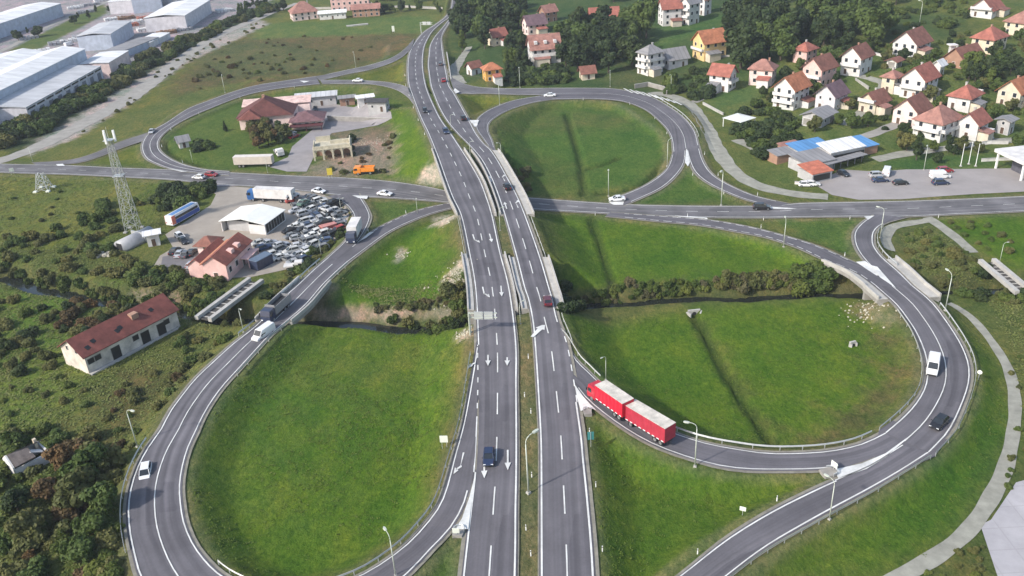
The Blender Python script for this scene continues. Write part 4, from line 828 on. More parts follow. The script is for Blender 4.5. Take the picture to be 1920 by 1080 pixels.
for a in ((1484,79,1532,118,40,'pink','red','small pink house with a red hipped roof beside the tall dark trees',dict(hip=True)),
          (1500,105,1568,163,38,'pink','brown','large pink house with brown gable roof and long balconies',dict(balcony='x')),
          (1572,85,1636,141,42,'white','brown','white house with brown gable roof standing alone left of the steep driveway',dict(balcony='x')),
          (1668,56,1746,106,40,'white','brown','big white gabled house high on the slope with two round dark windows',dict()),
          (1649,131,1690,174,40,'cream','rust','small cream house with faded red roof left of the white and blue house',dict(hip=True)),
          (1683,122,1758,184,40,'white','red','tall white house with red roof, blue-grey shaded side and columned balcony',dict(balcony='x')),
          (1772,159,1840,207,40,'white','red','white house with low red roof and pale grey wing beside it',dict(hip=True,balcony='X')),
          (1708,197,1800,262,35,'white','rust','wide white house with faded red roof at the lower edge of the village',dict(hip=True,balcony='xy')),
          (1788,207,1852,262,40,'white','red','white house with red roof and tall white porch columns next to the flagpoles',dict(porch=True)),
          (1668,180,1744,236,42,'palepink','brown','pale pink house with long brown-red gable roof among garden trees',dict()),
          (1607,170,1666,213,35,'beige','brown','low beige house with brown roof right of the purple-roofed house',dict(balcony='x')),
          (1524,155,1590,208,42,'lilac','purple','lilac grey house with a purple-brown gable roof',dict(small=True)),
          (1445,140,1518,206,42,'white','orange','white house with bright orange roof and dark windows in its gable',dict(balcony='x')),
          (1817,51,1886,99,35,'cream','red','cream house with red hipped roof near the top right',dict(hip=True)),
          (1880,18,1960,68,30,'cream','rust','cream house with big faded red roof cut by the right edge near the top',dict(hip=True)),
          (1815,-4,1882,32,40,'white','red','white house with red roof at the top right corner',dict(balcony='x')),
          (1764,94,1846,128,30,'brick','brown','low unfinished brick house with a brown roof below the cream hipped house',dict(chim=2)),
          (1745,112,1770,143,40,'white','white','narrow white gabled building beside the unfinished brick house',dict(small=True,chim=0)),
          (1865,147,1935,201,35,'beige','orange','beige house with orange-red roof half hidden by trees at the right edge',dict()),
          (988,66,1053,118,8,'white','rust','long white three storey house with red mansard roof and dormers in the woods',dict(balcony='y',dormer=3)),
          (978,29,1026,64,20,'palepink','purple','house with purple roof right behind the white mansard house',dict()),
          (1010,10,1046,42,30,'brick','rust','red roofed house deep in the trees left of the top centre',dict()),
          (1104,19,1160,47,0,'brick','red','house showing only its wide bright red roof above dark trees',dict(hip=False)),
          (1234,0,1276,48,8,'white','red','white house with bright red roof right of the tall round tree',dict()),
          (1274,-6,1312,46,35,'white','grey','white house with grey roof at the upper edge beside the lawn',dict(balcony='x')),
          (1308,-10,1334,28,35,'white','rust','small white house at the upper edge, right of the grey-roofed white house',dict()),
          (1390,-8,1424,18,20,'beige','rust','small beige house at the upper edge above the dark trees',dict()),
          (1298,57,1361,110,20,'yellow','orange','yellow house with an orange-brown roof at the edge of the lawn',dict(balcony='x')),
          (1194,84,1244,140,30,'white','grey','tall white house with grey roof and white terrace on the slope',dict(balcony='xy',hip=True)),
          (1236,91,1290,127,20,'lilac','grey','grey wing of unfinished walls behind the tall white house',dict(chim=0)),
          (1327,121,1381,172,-40,'white','red','white house with bright red roof and dark balconies on its right gable',dict(balcony='X')),
          (1400,111,1458,160,-30,'palepink','rust','pale pink house with faded red roof behind garden trees',dict(hip=True)),
          (904,117,942,154,15,'orange','orange','bright orange house with orange roof near the main road',dict(hip=True,chim=0)),
          (874,115,904,141,35,'white','brown','small white house with brown roof left of the orange house',dict(chim=0)),
          (913,54,953,86,30,'cream','red','red roofed house between dark trees above the main road',dict())):
    house(*a[:8], group=VG, **a[8])
house(1086,124,1116,149,10,'cream','brown','low cream hut with brown roof at the foot of the dark grove', cat='hut', name='hut', chim=0, small=True)
house(540,4,602,38,20,'palepink','rust','pink building with pinkish hipped roof at the top beside the green field', hip=True, cat='building', name='building')
house(598,19,652,36,5,'white','white','long low white shed in front of the pink hall at the top', rhf=.2, chim=0, ratio=.35, cat='shed', name='shed', small=True)
house(620,-18,698,19,3,'pink','pink','long pink hall with pale roof at the top edge', rhf=.25, chim=0, ratio=.5, cat='building', name='building')
house(660,8,716,31,3,'brick','rust','low red brick building with white front beside the pink hall', rhf=.25, chim=1, ratio=.5, cat='building', name='building')
house(1865,218,1900,252,38,'grey','grey','small grey stone shed with lean roof in the gardens at right', chim=0, rhf=.15, cat='shed', name='shed', small=True, ratio=1.0)
house(1500,203,1568,238,42,'grey','grey','low grey garage with white arched doorway below the purple-roofed house', chim=0, rhf=.2, garage=True, cat='garage', name='garage', small=True)
house(1660,108,1692,128,40,'white','brown','white garage annex with low brown roof below the big gabled house', chim=0, rhf=.2, garage=True, cat='garage', name='garage')
house(333,254,357,278,30,'white','grey','tiny white cabin with grey roof on the lawn inside the upper left loop', chim=0, cat='cabin', name='cabin', small=True)
# tall white chimney tower in the village
t = thing('water_tower', 'small white tower with flat cap rising behind the unfinished brick house', 'tower', tuple(G(1781, 112))); MB().box((0, 0, 2), (1.6, 1.6, 7)).build('shaft', WL['white'], t); MB().box((0, 0, 5.7), (3.0, 3.0, .4)).build('cap', WL['white'], t)
# derelict barn on the left
def barn():
    a, b = W(168, 702, 0), W(338, 612, 0); u = (b - a)[:2]; L = np.linalg.norm(u); rz = math.atan2(u[1], u[0]); dep = 8.2; c = (a + b) / 2 + np.array([-math.sin(rz), math.cos(rz), 0]) * dep / 2; h, rh = 4.2, 2.6
    t = thing('barn', 'long derelict barn with a holed dark red roof and crumbling white walls', 'barn', tuple(c), rz); mb = MB(); walls(mb, L, dep, h, rh); mb.build('wall', mat('crumbling plaster', (.56, .50, .44), .95, .35, .45), t)
    mb = MB(); gable_roof(mb, L, dep, h, rh, .5, .2); ro = mb.build('roof', roofmat('old dark red tiles', (.175, .056, .045), 4), t)
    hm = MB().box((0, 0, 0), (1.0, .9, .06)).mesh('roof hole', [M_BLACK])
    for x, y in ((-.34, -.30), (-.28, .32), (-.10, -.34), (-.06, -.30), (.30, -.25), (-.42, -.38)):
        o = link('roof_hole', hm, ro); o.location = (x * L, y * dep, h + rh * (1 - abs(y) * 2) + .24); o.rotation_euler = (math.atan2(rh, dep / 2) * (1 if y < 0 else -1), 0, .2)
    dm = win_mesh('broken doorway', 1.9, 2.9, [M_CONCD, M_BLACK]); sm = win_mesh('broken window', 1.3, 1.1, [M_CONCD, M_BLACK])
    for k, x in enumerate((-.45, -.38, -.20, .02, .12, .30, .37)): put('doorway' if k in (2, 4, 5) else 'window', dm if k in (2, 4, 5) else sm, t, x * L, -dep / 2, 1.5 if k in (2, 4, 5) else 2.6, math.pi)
    for y in (-.2, .18): put('window', WINS, t, -L / 2, y * dep, 4.6, math.pi / 2)
    MB().box((0, -dep / 2 - .5, -.2), (L, .9, 1.0)).build('plinth', M_CONC, t)
    MB().box((.12 * L, -dep * .2, h + rh * .65), (1.6, 1.4, 1.6)).build('chimney', WL['brick'], ro)
barn()
def ruin():
    p = G(56, 872); t = thing('ruined_hut', 'small ruined hut with a fallen-in grey roof and white gable among bushes', 'hut', tuple(p), R(48)); w, d, h = 6.0, 4.2, 2.3
    mb = MB(); mb.prism([(-w / 2, -d / 2), (-w / 2 + .3, -d / 2), (-w / 2 + .3, d / 2), (-w / 2, d / 2)], -1, h); mb.loft([[(-w / 2, -d / 2, h), (-w / 2 + .3, -d / 2, h), (-w / 2 + .3, d / 2, h), (-w / 2, d / 2, h)], [(-w / 2, -.1, h + 1.5), (-w / 2 + .3, -.1, h + 1.5), (-w / 2 + .3, .1, h + 1.5), (-w / 2, .1, h + 1.5)]])
    mb.box((0, -d / 2 + .15, .4), (w, .3, 2.8)); mb.box((0, d / 2 - .15, .7), (w, .3, 3.2)); mb.box((w / 2 - .15, 0, .6), (.3, d, 3.0)); mb.build('wall', WL['white'], t)
    mb = MB(); sl = 1.5 / (d / 2); q = [(-w / 2 + .2, 0, h + 1.45), (w / 2, .2, h + .9), (w / 2, d / 2 + .3, h - .4), (-w / 2 + .2, d / 2 + .3, h - .1)]; mb.loft([q, [(x, y, z + .15) for x, y, z in q]])
    q = [(-w / 2 + .4, -.05, h + 1.4), (.6, 0, h + .9), (.8, -d / 2, h - .1), (-w / 2 + .4, -d / 2 - .3, h)]; mb.loft([q, [(x, y, z + .15) for x, y, z in q]]); mb.build('roof', mat('rotten grey boards', (.17, .14, .125), .95, .4, 1.2), t)
    put('window', WIN, t, -w / 2, 0, 1.4, math.pi / 2); MB().box((1.4, -.6, 2.4), (2.2, 1.2, .12), ry=.5).build('fallen_panel', WL['white'], t); MB().box((2.2, 1.0, 2.6), (.5, .5, 2.2)).build('chimney', WL['cream'], t)
ruin()
def pink_house():
    a, b = W(430, 526, 0), W(475, 481, 0); rz = math.atan2(b[1] - a[1], b[0] - a[0]); L = np.linalg.norm((b - a)[:2]) * 1.02; d = 6.0; n_ = np.array([-math.sin(rz), math.cos(rz), 0]); c = (a + b) / 2 + n_ * d / 2
    t = thing('house', 'pink house with twin brown-red gable roofs and orange ridge beside the scrap yard', 'house', tuple(c), rz); h, rh = 4.3, 2.0
    mb = MB(); walls(mb, L, d, h, rh); y0 = d / 2 + 2.2
    mb.loft([[(x, d / 2 + .01, -1.5), (x, d / 2 + .01, 3.5), (x, y0, 5.2), (x, d / 2 + 4.4, 3.5), (x, d / 2 + 4.4, -1.5)] for x in (-L / 2 + .8, L / 2 - .8)]); mb.build('wall', WL['pink'], t)
    ro_m = roofmat('brown red tiles', (.26, .085, .062)); mb = MB(); gable_roof(mb, L, d, h, rh, .45); mb.build('roof', ro_m, t)
    mb = MB(); q2 = MB(); gable_roof(q2, L - 1.6, 4.4, 3.5, 1.6, .35); mb.add([(x, y + y0, z) for x, y, z in q2.v], q2.f); r2 = mb.build('roof', ro_m, t)
    MB().box((0, d / 2 + .15, 4.35), (L + .6, .6, .3)).build('ridge_strip', mat('orange ridge tiles', (.55, .25, .14), .8, .1), r2)
    for x in (-.1, .15): MB().box((x * L, -1.7, h + 1.0), (1.5, 1.5, 1.0)).build('dormer', WL['pink'], t)
    openings(t, L, d, h, 'yxX')
    MB().box((.22 * L, -d / 2 - 1.2, 2.5), (L * .45, 2.2, .2)).box((.02 * L, -d / 2 - 2.1, .6), (.25, .25, 3.8)).box((.42 * L, -d / 2 - 2.1, .6), (.25, .25, 3.8)).build('porch', WL['pink'], t)
    p = G(395, 470); house_at(p, rz, 4.6, 4.2, 2.6, 1.6, 'palepink', 'brown', 'little outbuilding with dark red roof at the back of the pink house', cat='outbuilding', name='outbuilding', chim=0, hip=True, small=True, faces='xy')
pink_house()
def tent():
    a, b = W(414, 434, 0), W(496, 441, 0); rz = math.atan2(b[1] - a[1], b[0] - a[0]); w = np.linalg.norm((b - a)[:2]); d = 10; n_ = np.array([-math.sin(rz), math.cos(rz), 0]); c = (a + b) / 2 + n_ * d / 2 + np.array([.5, 0, 0])
    t = thing('canopy_hall', 'wide white open-fronted hall with shallow roof in the middle of the gravel yard', 'hall', tuple(c), rz); mb = MB(); h, rh = 3.0, 1.2; X = w / 2 + .3
    for s in (-1, 1):
        q = [(0, -d / 2 - .4, h + rh), (0, d / 2 + .4, h + rh), (s * X, d / 2 + .4, h), (s * X, -d / 2 - .4, h)]; mb.loft([q, [(x, y, z + .15) for x, y, z in q]])
    mb.build('roof', mat('white membrane', (.74, .74, .70), .7, .07, .4), t)
    mb = MB(); mb.box((w / 2 - .1, 0, h / 2 - .5), (.2, d, h + .9)); mb.box((-w / 2 + .1, 0, h / 2 - .5), (.2, d, h + .9)); mb.box((0, d / 2 - .1, h / 2 - .3), (w - .5, .2, h)); mb.box((w * .30, -d / 2 + .3, h / 2 - .4), (w * .36, .2, h)); mb.build('wall', WL['white'], t)
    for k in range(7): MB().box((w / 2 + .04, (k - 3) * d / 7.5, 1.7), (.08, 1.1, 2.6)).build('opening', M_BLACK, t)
    MB().box((-w * .18, -d / 2 + 1.5, 1.2), (w * .5, .3, 3.2)).build('inner_wall', WL['grey'], t)
tent()
def arched_shed():
    a, b = W(226, 470, 0), W(284, 441, 0); rz = math.atan2(b[1] - a[1], b[0] - a[0]); L = np.linalg.norm((b - a)[:2]); c = (a + b) / 2; t = thing('arched_shed', 'long grey barrel-roofed shed below the lattice mast', 'shed', tuple(c), rz)
    A = [(2.4 * math.cos(x), 2.7 * math.sin(x)) for x in np.linspace(0, math.pi, 12)]; mb = MB(); mb.loft([[(x, y, z + .0) for y, z in A] for x in (-L / 2, L / 2)]); mb.build('shell', mat('grey sheet metal', (.33, .335, .35), .6, .15, .5, .2), t, True)
    MB().box((L * .12, 0, 1.36), (.3, 4.95, 2.75)).build('rib', M_STEEL, t); MB().box((-L / 2 - .02, 0, 1), (.1, 2, 2)).build('door', M_DARK, t)
    house(276, 432, 304, 462, 20, 'white', 'white', 'small bright white flat-roofed hut next to the grey barrel shed', chim=0, rhf=.1, ratio=.8, cat='hut', name='hut', small=True)
    p = G(204, 478); t = thing('rubble_heap', 'pale heap of concrete slabs at the end of the barrel shed', 'rubble', tuple(p)); mb = MB()
    for k in range(14): mb.box((rng.normal(0, 1.4), rng.normal(0, .9), .3 + .1 * (k % 3)), (1.6, 1.1, .5), rz=k, taper=.8)
    mb.build('slabs', M_ROCK, t)
arched_shed()
def restaurant():
    p = G(520, 236); t = thing('restaurant', 'large house with sweeping dark red roofs and pale rear roof inside the upper left loop', 'building', tuple(p), R(4)); w, d = 22, 14; rh = 6.0
    mb = MB(); mb.box((-3, 4, 1.5), (20, 12, 6)); mb.box((-1, 12.5, 1.5), (25, 4.5, 6)); mb.box((12, -2, .8), (11, 10, 4.2)); mb.build('wall', WL['palepink'], t)
    dr = roofmat('dark red tiles', (.115, .042, .038), 3)
    def tent_roof(cx, cy, w, d, h, rh, ridge, m, nm='roof'):
        mb = MB(); X, Y = w / 2, d / 2; vs = [(cx - X, cy - Y, h), (cx + X, cy - Y, h), (cx + X, cy + Y, h), (cx - X, cy + Y, h), (cx, cy - ridge, h + rh), (cx, cy + ridge, h + rh)]; mb.add(vs, [(0, 3, 2, 1), (0, 1, 4), (1, 2, 5, 4), (2, 3, 5), (3, 0, 4, 5)]); return mb.build(nm, m, t)
    tent_roof(-3.5, 4, 21, 14, 4.6, 5.6, 2.5, dr); tent_roof(-8.5, -1.5, 9, 8, 4.55, 2.8, 1.5, roofmat('red tiles', (.17, .06, .048), 3)); tent_roof(12, -2.5, 13, 12, 3.0, 2.4, 1.2, roofmat('faded purple tiles', (.16, .085, .092), 3))
    mb = MB(); q = [(-14, 10.6, 5.2), (12, 10.6, 5.2), (12, 16, 6.6), (-14, 16, 6.6)]; mb.loft([q, [(x, y, z + .25) for x, y, z in q]]); mb.build('roof', RF['pink'], t)
    for x in (-9, -6.5, -4, -1.5): put('window', WIN, t, x, -2.02, 2.6, math.pi)
    for x in (7.5, 9.5, 12, 14.5, 16.5): put('window', WIN, t, x, -7.02, 1.5, math.pi)
    MB().box((-4, 4.5, 9.8), (1, 1, 2.2)).build('chimney', WL['brick'], t)
    MB().box((12, -9, 1.9), (12, 3.6, .2)).box((6.5, -10.4, .8), (.25, .25, 2.3)).box((12, -10.4, .8), (.25, .25, 2.3)).box((17.5, -10.4, .8), (.25, .25, 2.3)).build('terrace_canopy', mat('maroon awning', (.10, .03, .035), .8, .2), t)
    def shed(x0, y0, x1, y1, deg, wall, roof, label, **k): house(x0, y0, x1, y1, deg, wall, roof, label, chim=0, rhf=.14, cat='shed', name='shed', small=True, **k)
    shed(556, 172, 636, 199, 6, 'grey', 'pale', 'long grey flat-roofed shed to the right of the dark red restaurant roof', ratio=.4)
    shed(690, 184, 732, 210, -12, 'grey', 'dark', 'shed with black roof at the far end of the storage yard', ratio=.6)
    shed(636, 178, 668, 198, 10, 'brick', 'grey', 'low brick shed with junk on its roof between grey shed and white canopy', ratio=.6)
    shed(668, 177, 702, 196, 15, 'white', 'white', 'white canopy shed in the storage yard near the black-roofed shed', ratio=.6)
    a, b = G(615, 226), G(731, 222); u = (b - a)[:2]; L = np.linalg.norm(u); t2 = thing('yard_wall', 'pale concrete wall along the lower side of the storage yard', 'wall', tuple(a), math.atan2(u[1], u[0])); MB().box((L / 2, 0, .6), (L, .35, 2.2)).build('wall_panel', M_CONCD, t2); MB().box((L / 2, 0, 1.78), (L + .2, .5, .14)).build('coping', M_CONC, t2)
restaurant()
def frame_ruin():
    p = G(626, 290); t = thing('concrete_shell', 'unfinished concrete house shell with open arches and no roof above the orange truck', 'building', tuple(p), R(8)); w, d = 12, 9
    cm = mat('raw pale concrete', (.47, .43, .33), .95, .25, .6); mb = MB()
    for x in np.linspace(-w / 2, w / 2, 5):
        for y in (-d / 2, 0, d / 2): mb.box((x, y, 1.2), (.55, .55, 4.6))
    mb.build('columns', cm, t); MB().box((0, 0, 3.6), (w + .6, d + .6, .35)).build('slab', cm, t)
    mb = MB(); mb.box((-w * .25, d / 2 - .2, 4.6), (w * .4, .3, 1.6)); mb.box((w * .2, .5, 4.3), (w * .5, .3, 1.1)); mb.box((w / 2 - .2, 0, 4.3), (.3, d, 1.0)); mb.box((-w / 2 + .2, -1, 4.5), (.3, d * .6, 1.3)); mb.box((0, -d / 2 + .2, 4.2), (w, .3, .8)); mb.build('upper_walls', cm, t)
    for i in range(4):
        x0 = -w / 2 + (i + .5) * w / 4; mb = MB(); r_ = w / 8 - .25
        for a in np.linspace(0, math.pi, 7)[:-1]:
            q = a + math.pi / 6; mb.add([(x0 + r_ * math.cos(a), -d / 2, 1.9 + r_ * math.sin(a)), (x0 + r_ * math.cos(q), -d / 2, 1.9 + r_ * math.sin(q)), (x0 + r_ * math.cos(q), -d / 2, 3.45), (x0 + r_ * math.cos(a), -d / 2, 3.45)], [(0, 1, 2, 3)])
        mb.build('arch', cm, t)
    MB().box((0, .4, 1.5), (w - 1, .3, 3.6)).build('inner_wall', WL['brick'], t)
frame_ruin()
def workshop():
    p = G(1562, 302); t = thing('workshop', 'workshop with a patchwork of blue, white, grey and orange-red roofs beside the forecourt', 'workshop', tuple(p), R(20))
    def block(x, y, w, d, h, m, rise=.8, nm='roof', wl='grey'):
        MB().box((x, y, h / 2 - .6), (w - .7, d - .7, h + 1.2)).build('wall', WL[wl], t); q = [(x - w / 2, y - d / 2, h + .02), (x + w / 2, y - d / 2, h + .02), (x + w / 2, y + d / 2, h + rise), (x - w / 2, y + d / 2, h + rise)]; MB().loft([q, [(a, b, c + .2) for a, b, c in q]]).build(nm, m, t)
    block(-3, 9, 14, 9, 3.0, RF['blue'], .9); block(4, 1.5, 15, 8, 3.8, RF['white'], 1.3); block(15.4, 4, 6.5, 10, 2.8, RF['blue'], .7, wl='brick'); block(-10, -1, 12.4, 10, 2.9, RF['grey'], 1.0); block(-15, -9, 8.5, 8, 2.4, roofmat('rusty orange sheets', (.44, .14, .085), 1.5), 1.1); block(-7, 15, 8, 4, 2.6, RF['rust'], .6, wl='brick'); block(-14, 10, 8, 6, 2.5, RF['grey'], .6, wl='brick')
    mb = MB()
    for i in range(6): mb.box((-8 + i * 3.2, -6.2 + i * .3, .6), (.25, .25, 3.6))
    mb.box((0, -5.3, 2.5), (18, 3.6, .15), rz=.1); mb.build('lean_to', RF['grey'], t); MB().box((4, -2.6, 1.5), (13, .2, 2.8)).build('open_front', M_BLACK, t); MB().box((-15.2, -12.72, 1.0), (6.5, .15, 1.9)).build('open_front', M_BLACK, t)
workshop()
for o in COL.objects:
    if o.get('category') == 'workshop': o.scale = (.86, .86, .9)
def station():
    p = G(1946, 326); t = thing('canopy', 'white petrol station canopy on white columns at the right edge', 'canopy', tuple(p), R(8)); MB().box((0, 2, 5.2), (17, 12, .9)).build('roof', WL['white'], t)
    for x in (-7.6, 0, 7.6):
        for y in (-3.2, 7.2): MB().box((x, y, 2.2), (.45, .45, 5.1)).build('column', M_WHITE, t)
    MB().box((0, 3, 1.6), (9, 4, 3.6)).build('kiosk', mat('dark kiosk', (.09, .09, .11), .4, .2), t); MB().box((0, -4, .1), (13, 1.2, .3)).build('island', M_CONC, t)
    p = G(1385, 236); t = thing('gazebo', 'white square sun roof on posts in a garden beside the pale lane', 'gazebo', tuple(p), R(35)); mb = MB(); mb.add([(-4, -4, 2.8), (4, -4, 2.8), (4, 4, 2.8), (-4, 4, 2.8), (0, 0, 3.8)], [(0, 3, 2, 1), (0, 1, 4), (1, 2, 4), (2, 3, 4), (3, 0, 4)]); mb.build('roof', mat('pale canvas', (.66, .68, .64), .8, .05), t)
    for x in (-3.6, 3.6):
        for y in (-3.6, 3.6): MB().box((x, y, 1.1), (.2, .2, 3.6)).build('post', M_WHITE, t)
station()
# industrial halls beyond the railway hedge
def hall(pa, pb, depth, h, wall, roof, label, ridges=1, rise=1.5, back=0.0, e0=0.0, e1=0.0, bays=0, shed=False, cat='warehouse', name='warehouse'):
    a, b = G(*pa), G(*pb); a[2] = b[2] = 0; u = (b - a)[:2]; L0 = np.linalg.norm(u); u = u / L0; rz = math.atan2(u[1], u[0]); n_ = np.array([-u[1], u[0], 0]); o = a - np.array([*u, 0]) * e0 + n_ * back; L = L0 + e0 + e1
    t = thing(name, label, cat, tuple(o), rz); MB().box((L / 2, depth / 2, h / 2 - .5), (L, depth, h + .98)).build('wall', WL[wall], t)
    k = depth / ridges
    for i in range(ridges):
        mb = MB(); y0 = i * k
        prof = [(y0 - .3 * (i == 0), h), (y0 + k / 2, h + rise), (y0 + k + .3 * (i == ridges - 1), h)] if not shed else [(y0 - .3, h), (y0 + k, h + rise)]
        for (ya, za), (yb, zb) in zip(prof, prof[1:]): mb.loft([[(-.4, ya, za), (L + .4, ya, za), (L + .4, yb, zb), (-.4, yb, zb)], [(-.4, ya, za + .2), (L + .4, ya, za + .2), (L + .4, yb, zb + .2), (-.4, yb, zb + .2)]])
        ro = mb.build('roof', RF[roof] if isinstance(roof, str) else roof[i % len(roof)], t)
    for i in range(bays): MB().box((L * (i + .5) / bays, -.05, h * .36), (L / bays * .45, .14, h * .62)).build('door', mat('slate door', (.16, .17, .20), .6, .15), t)
    for i in range(bays): MB().box((L * (i + .5) / bays, -.04, h * .85), (L / bays * .8, .12, h * .10)).build('window_band', M_GLASS, t)
    return t
hall((58, 232), (196, 151), 15, 6.5, 'lilac', 'pale', 'long lower grey annex with pale lean roof along the big white warehouse', rise=1.2, shed=True, bays=9)
hall((58, 232), (196, 151), 60, 11, 'blue', [RF['white'], RF['white'], RF['pale']], 'huge white-roofed warehouse with three shallow ridges at the left edge', ridges=3, rise=1.8, back=15.2, e0=30, e1=20)
hall((210, 142), (246, 118), 14, 6, 'palepink', 'white', 'small white flat-roofed block at the end of the big warehouse', rise=.3)
hall((214, 92), (252, 66), 18, 8, 'blue', 'pale', 'grey-blue hall with pale roof behind the big warehouse', rise=1.0)
hall((225, 112), (300, 82), 12, 3.5, 'blue', 'grey', 'low grey-green flat building beside the hedge behind the warehouse', rise=.3)
hall((352, 56), (398, 24), 24, 8, 'lilac', 'white', 'pale hall with grey shaded end near the top left field corner', rise=1.2)
hall((208, 27), (256, 24), 25, 8, 'lilac', 'white', 'long pale hall at the top edge left of the blue hall', rise=.6)
hall((252, 26), (306, 20), 30, 12, 'blue', 'blue', 'blue hall at the top edge of the industrial estate', rise=.6)
hall((24, 64), (120, 30), 26, 8, 'blue', 'white', 'wide white-roofed hall beyond the green strip at the top left', rise=1.5, e0=60)
hall((330, 14), (382, 2), 30, 7, 'white', 'white', 'white hall at the top edge right of the blue hall', rise=.8)
hall((284, 90), (320, 72), 10, 3, 'white', 'white', 'low white shelter beside the hedge below the pale hall', rise=.4)
hall((420, 30), (470, 8), 22, 6, 'lilac', 'pale', 'grey hall beside the trees at the top, right of the pale hall', rise=.8) if False else None
st = MB()
for i in range(60): st.box((rng.uniform(0, 5), rng.uniform(0, 3), .5), (.9, .9, rng.uniform(.6, 1.4)), rz=rng.uniform(0, .3))
def stack(px, py, col, label, sx=1.0):
    t = thing('pallet_stack', label, 'pallet stack', tuple(G(px, py)), R(30)); mb = MB(); r_ = np.random.default_rng(px)
    for i in range(5):
        for j in range(3): mb.box((i * 2.2 * sx, j * 2.4, .8), (1.7 * sx, 1.8, r_.uniform(1.0, 2.2)))
    mb.build('pallets', mat('pallets ' + col, dict(brown=(.22, .13, .08), red=(.36, .14, .10), white=(.6, .6, .6), grey=(.3, .3, .32))[col], .9, .3, .6), t)
for a in ((262, 38, 'red', 'rows of reddish pallets stacked in front of the blue hall'), (295, 34, 'red', 'reddish pallet rows to the right of the blue hall front'), (205, 52, 'brown', 'brown stacks of timber beyond the green strip'), (158, 72, 'brown', 'dark brown timber stack behind the big white roof'), (118, 82, 'white', 'white stacked goods beside the green strip'), (275, 76, 'red', 'red-brown heap between the grey-blue hall and the hedge'), (200, 40, 'white', 'pale stacked goods near the upper end of the green strip'), (95, 86, 'grey', 'grey stacked goods at the lower end of the green strip'), (330, 60, 'grey', 'grey stacks in the yard left of the pale hall'), (150, 26, 'grey', 'grey stacks on the far side of the green strip')): stack(*a)
for i, (x, y, c) in enumerate(((230,52,'red'),(240,46,'white'),(285,54,'grey'),(310,50,'white'),(320,42,'red'),(180,64,'white'),(225,38,'brown'),(60,102,'white'),(140,74,'grey'),(262,60,'white'),(300,66,'brown'),(130,18,'white'),(160,12,'grey'),(180,4,'white'),(40,76,'grey'),(410,24,'white'),(10,234,'white'),(24,238,'red'))):
    stack(x, y, c, ('%s goods stacked in the industrial yard, ' % c) + ['by the timber', 'right of the timber', 'before the pale hall', 'left of the pale hall', 'beyond the pale hall front', 'along the green strip', 'under the blue hall', 'at the low end of the green strip', 'behind the white ridge roof', 'mid yard', 'nearest the hedge', 'beside the far white hall', 'past the far white hall', 'at the very top', 'below the far track', 'right of the pale hall', 'at the left picture edge by the hedge', 'next to those at the left picture edge'][i])
# garden and yard walls
def wall(pts, h, label, m=M_CONC, th=.3, name='garden_wall', cat='wall'):
    P = [G(x, y) for x, y in pts]; t = thing(name, label, cat, tuple(P[0])); mb = MB(); cp = MB()
    for a, b in zip(P, P[1:]):
        u = (b - a)[:2]; L = np.linalg.norm(u); rz = math.atan2(u[1], u[0]); c = (a + b) / 2; mb.box((c[0], c[1], c[2] + h / 2 - .3), (L, th, h + .6), rz=rz); cp.box((c[0], c[1], c[2] + h + .07), (L + .1, th + .12, .13), rz=rz)
    off_build(mb, 'wall_panel', m, t); off_build(cp, 'coping', M_CONC, t)
wall([(1190,166),(1215,162),(1245,170),(1250,178)], 1.6, 'pale concrete retaining wall above the slip road', M_CONCD)
wall([(1195,137),(1238,141)], 2.0, 'white terrace wall below the tall white house', WL['white']); wall([(1318,196),(1356,216)], .8, 'pale stone kerb wall along the garden lane'); wall([(1310,112),(1368,106)], 1.0, 'low wall in front of the yellow house')
wall([(1630,100),(1660,108)], .9, 'white fence wall left of the white garage annex', WL['white']); wall([(1604,150),(1628,168)], .8, 'pale wall along the steep driveway'); wall([(1890,270),(1850,270),(1760,284)], 1.0, 'pale wall below the porch house', WL['white'])
wall([(838,104),(846,150)], .9, 'grey retaining wall beside the main road at the dark trees', M_CONCD); wall([(1840,303),(1900,300)], .8, 'low white wall behind the flagpoles', WL['white']); wall([(585,18),(760,14),(830,18)], 1.2, 'long pale wall at the far edge of the green field'); wall([(1490,345),(1520,348)], .7, 'short white kerb wall at the forecourt corner', WL['white'])
wall([(650,50),(690,46)], .5, 'pale slab lying in the brown field', M_CONC, 2.4)
# ------------------------------------------------------------------ vehicles
M_PAINT = mat('car paint', (.5, .5, .5), .3, .03, 1, 0, True, .6); M_TYRE = mat('tyre', (.015, .015, .016), .85, .1); M_RIM = mat('wheel rim', (.40, .41, .42), .35, .05, 1, .7); M_CGL = mat('car glass', (.02, .025, .03), .08, .05, spec=.7); M_HL = mat('headlight glass', (.75, .77, .78), .15, .02); M_TL = mat('tail light', (.35, .02, .02), .25, .05); M_TRIM = mat('dark trim', (.03, .03, .032), .6, .1)
def wheel_mesh(r, w):
    mb = MB(); mb.tube((0, -w / 2, 0), (0, w / 2, 0), r, r, 16, 0); mb.tube((0, -w / 2 - .01, 0), (0, w / 2 + .01, 0), r * .62, r * .62, 12, 1); return mb.mesh('wheel', [M_TYRE, M_RIM])
def ring(x, hw, z0, z1, t=1.0): return [(x, -hw * .96, z0), (x, hw * .96, z0), (x, hw, z0 + (z1 - z0) * .45), (x, hw * .98, z0 + (z1 - z0) * .8), (x, hw * t, z1), (x, -hw * t, z1), (x, -hw * .98, z0 + (z1 - z0) * .8), (x, -hw, z0 + (z1 - z0) * .45)]
def wheels(t, me, xs, y):
    for x, s in [(x, s) for x in xs for s in (-1, 1)]:
        o = link('wheel', me, t); o.location = (x, s * y, me.vertices and max(v.co.z for v in me.vertices))
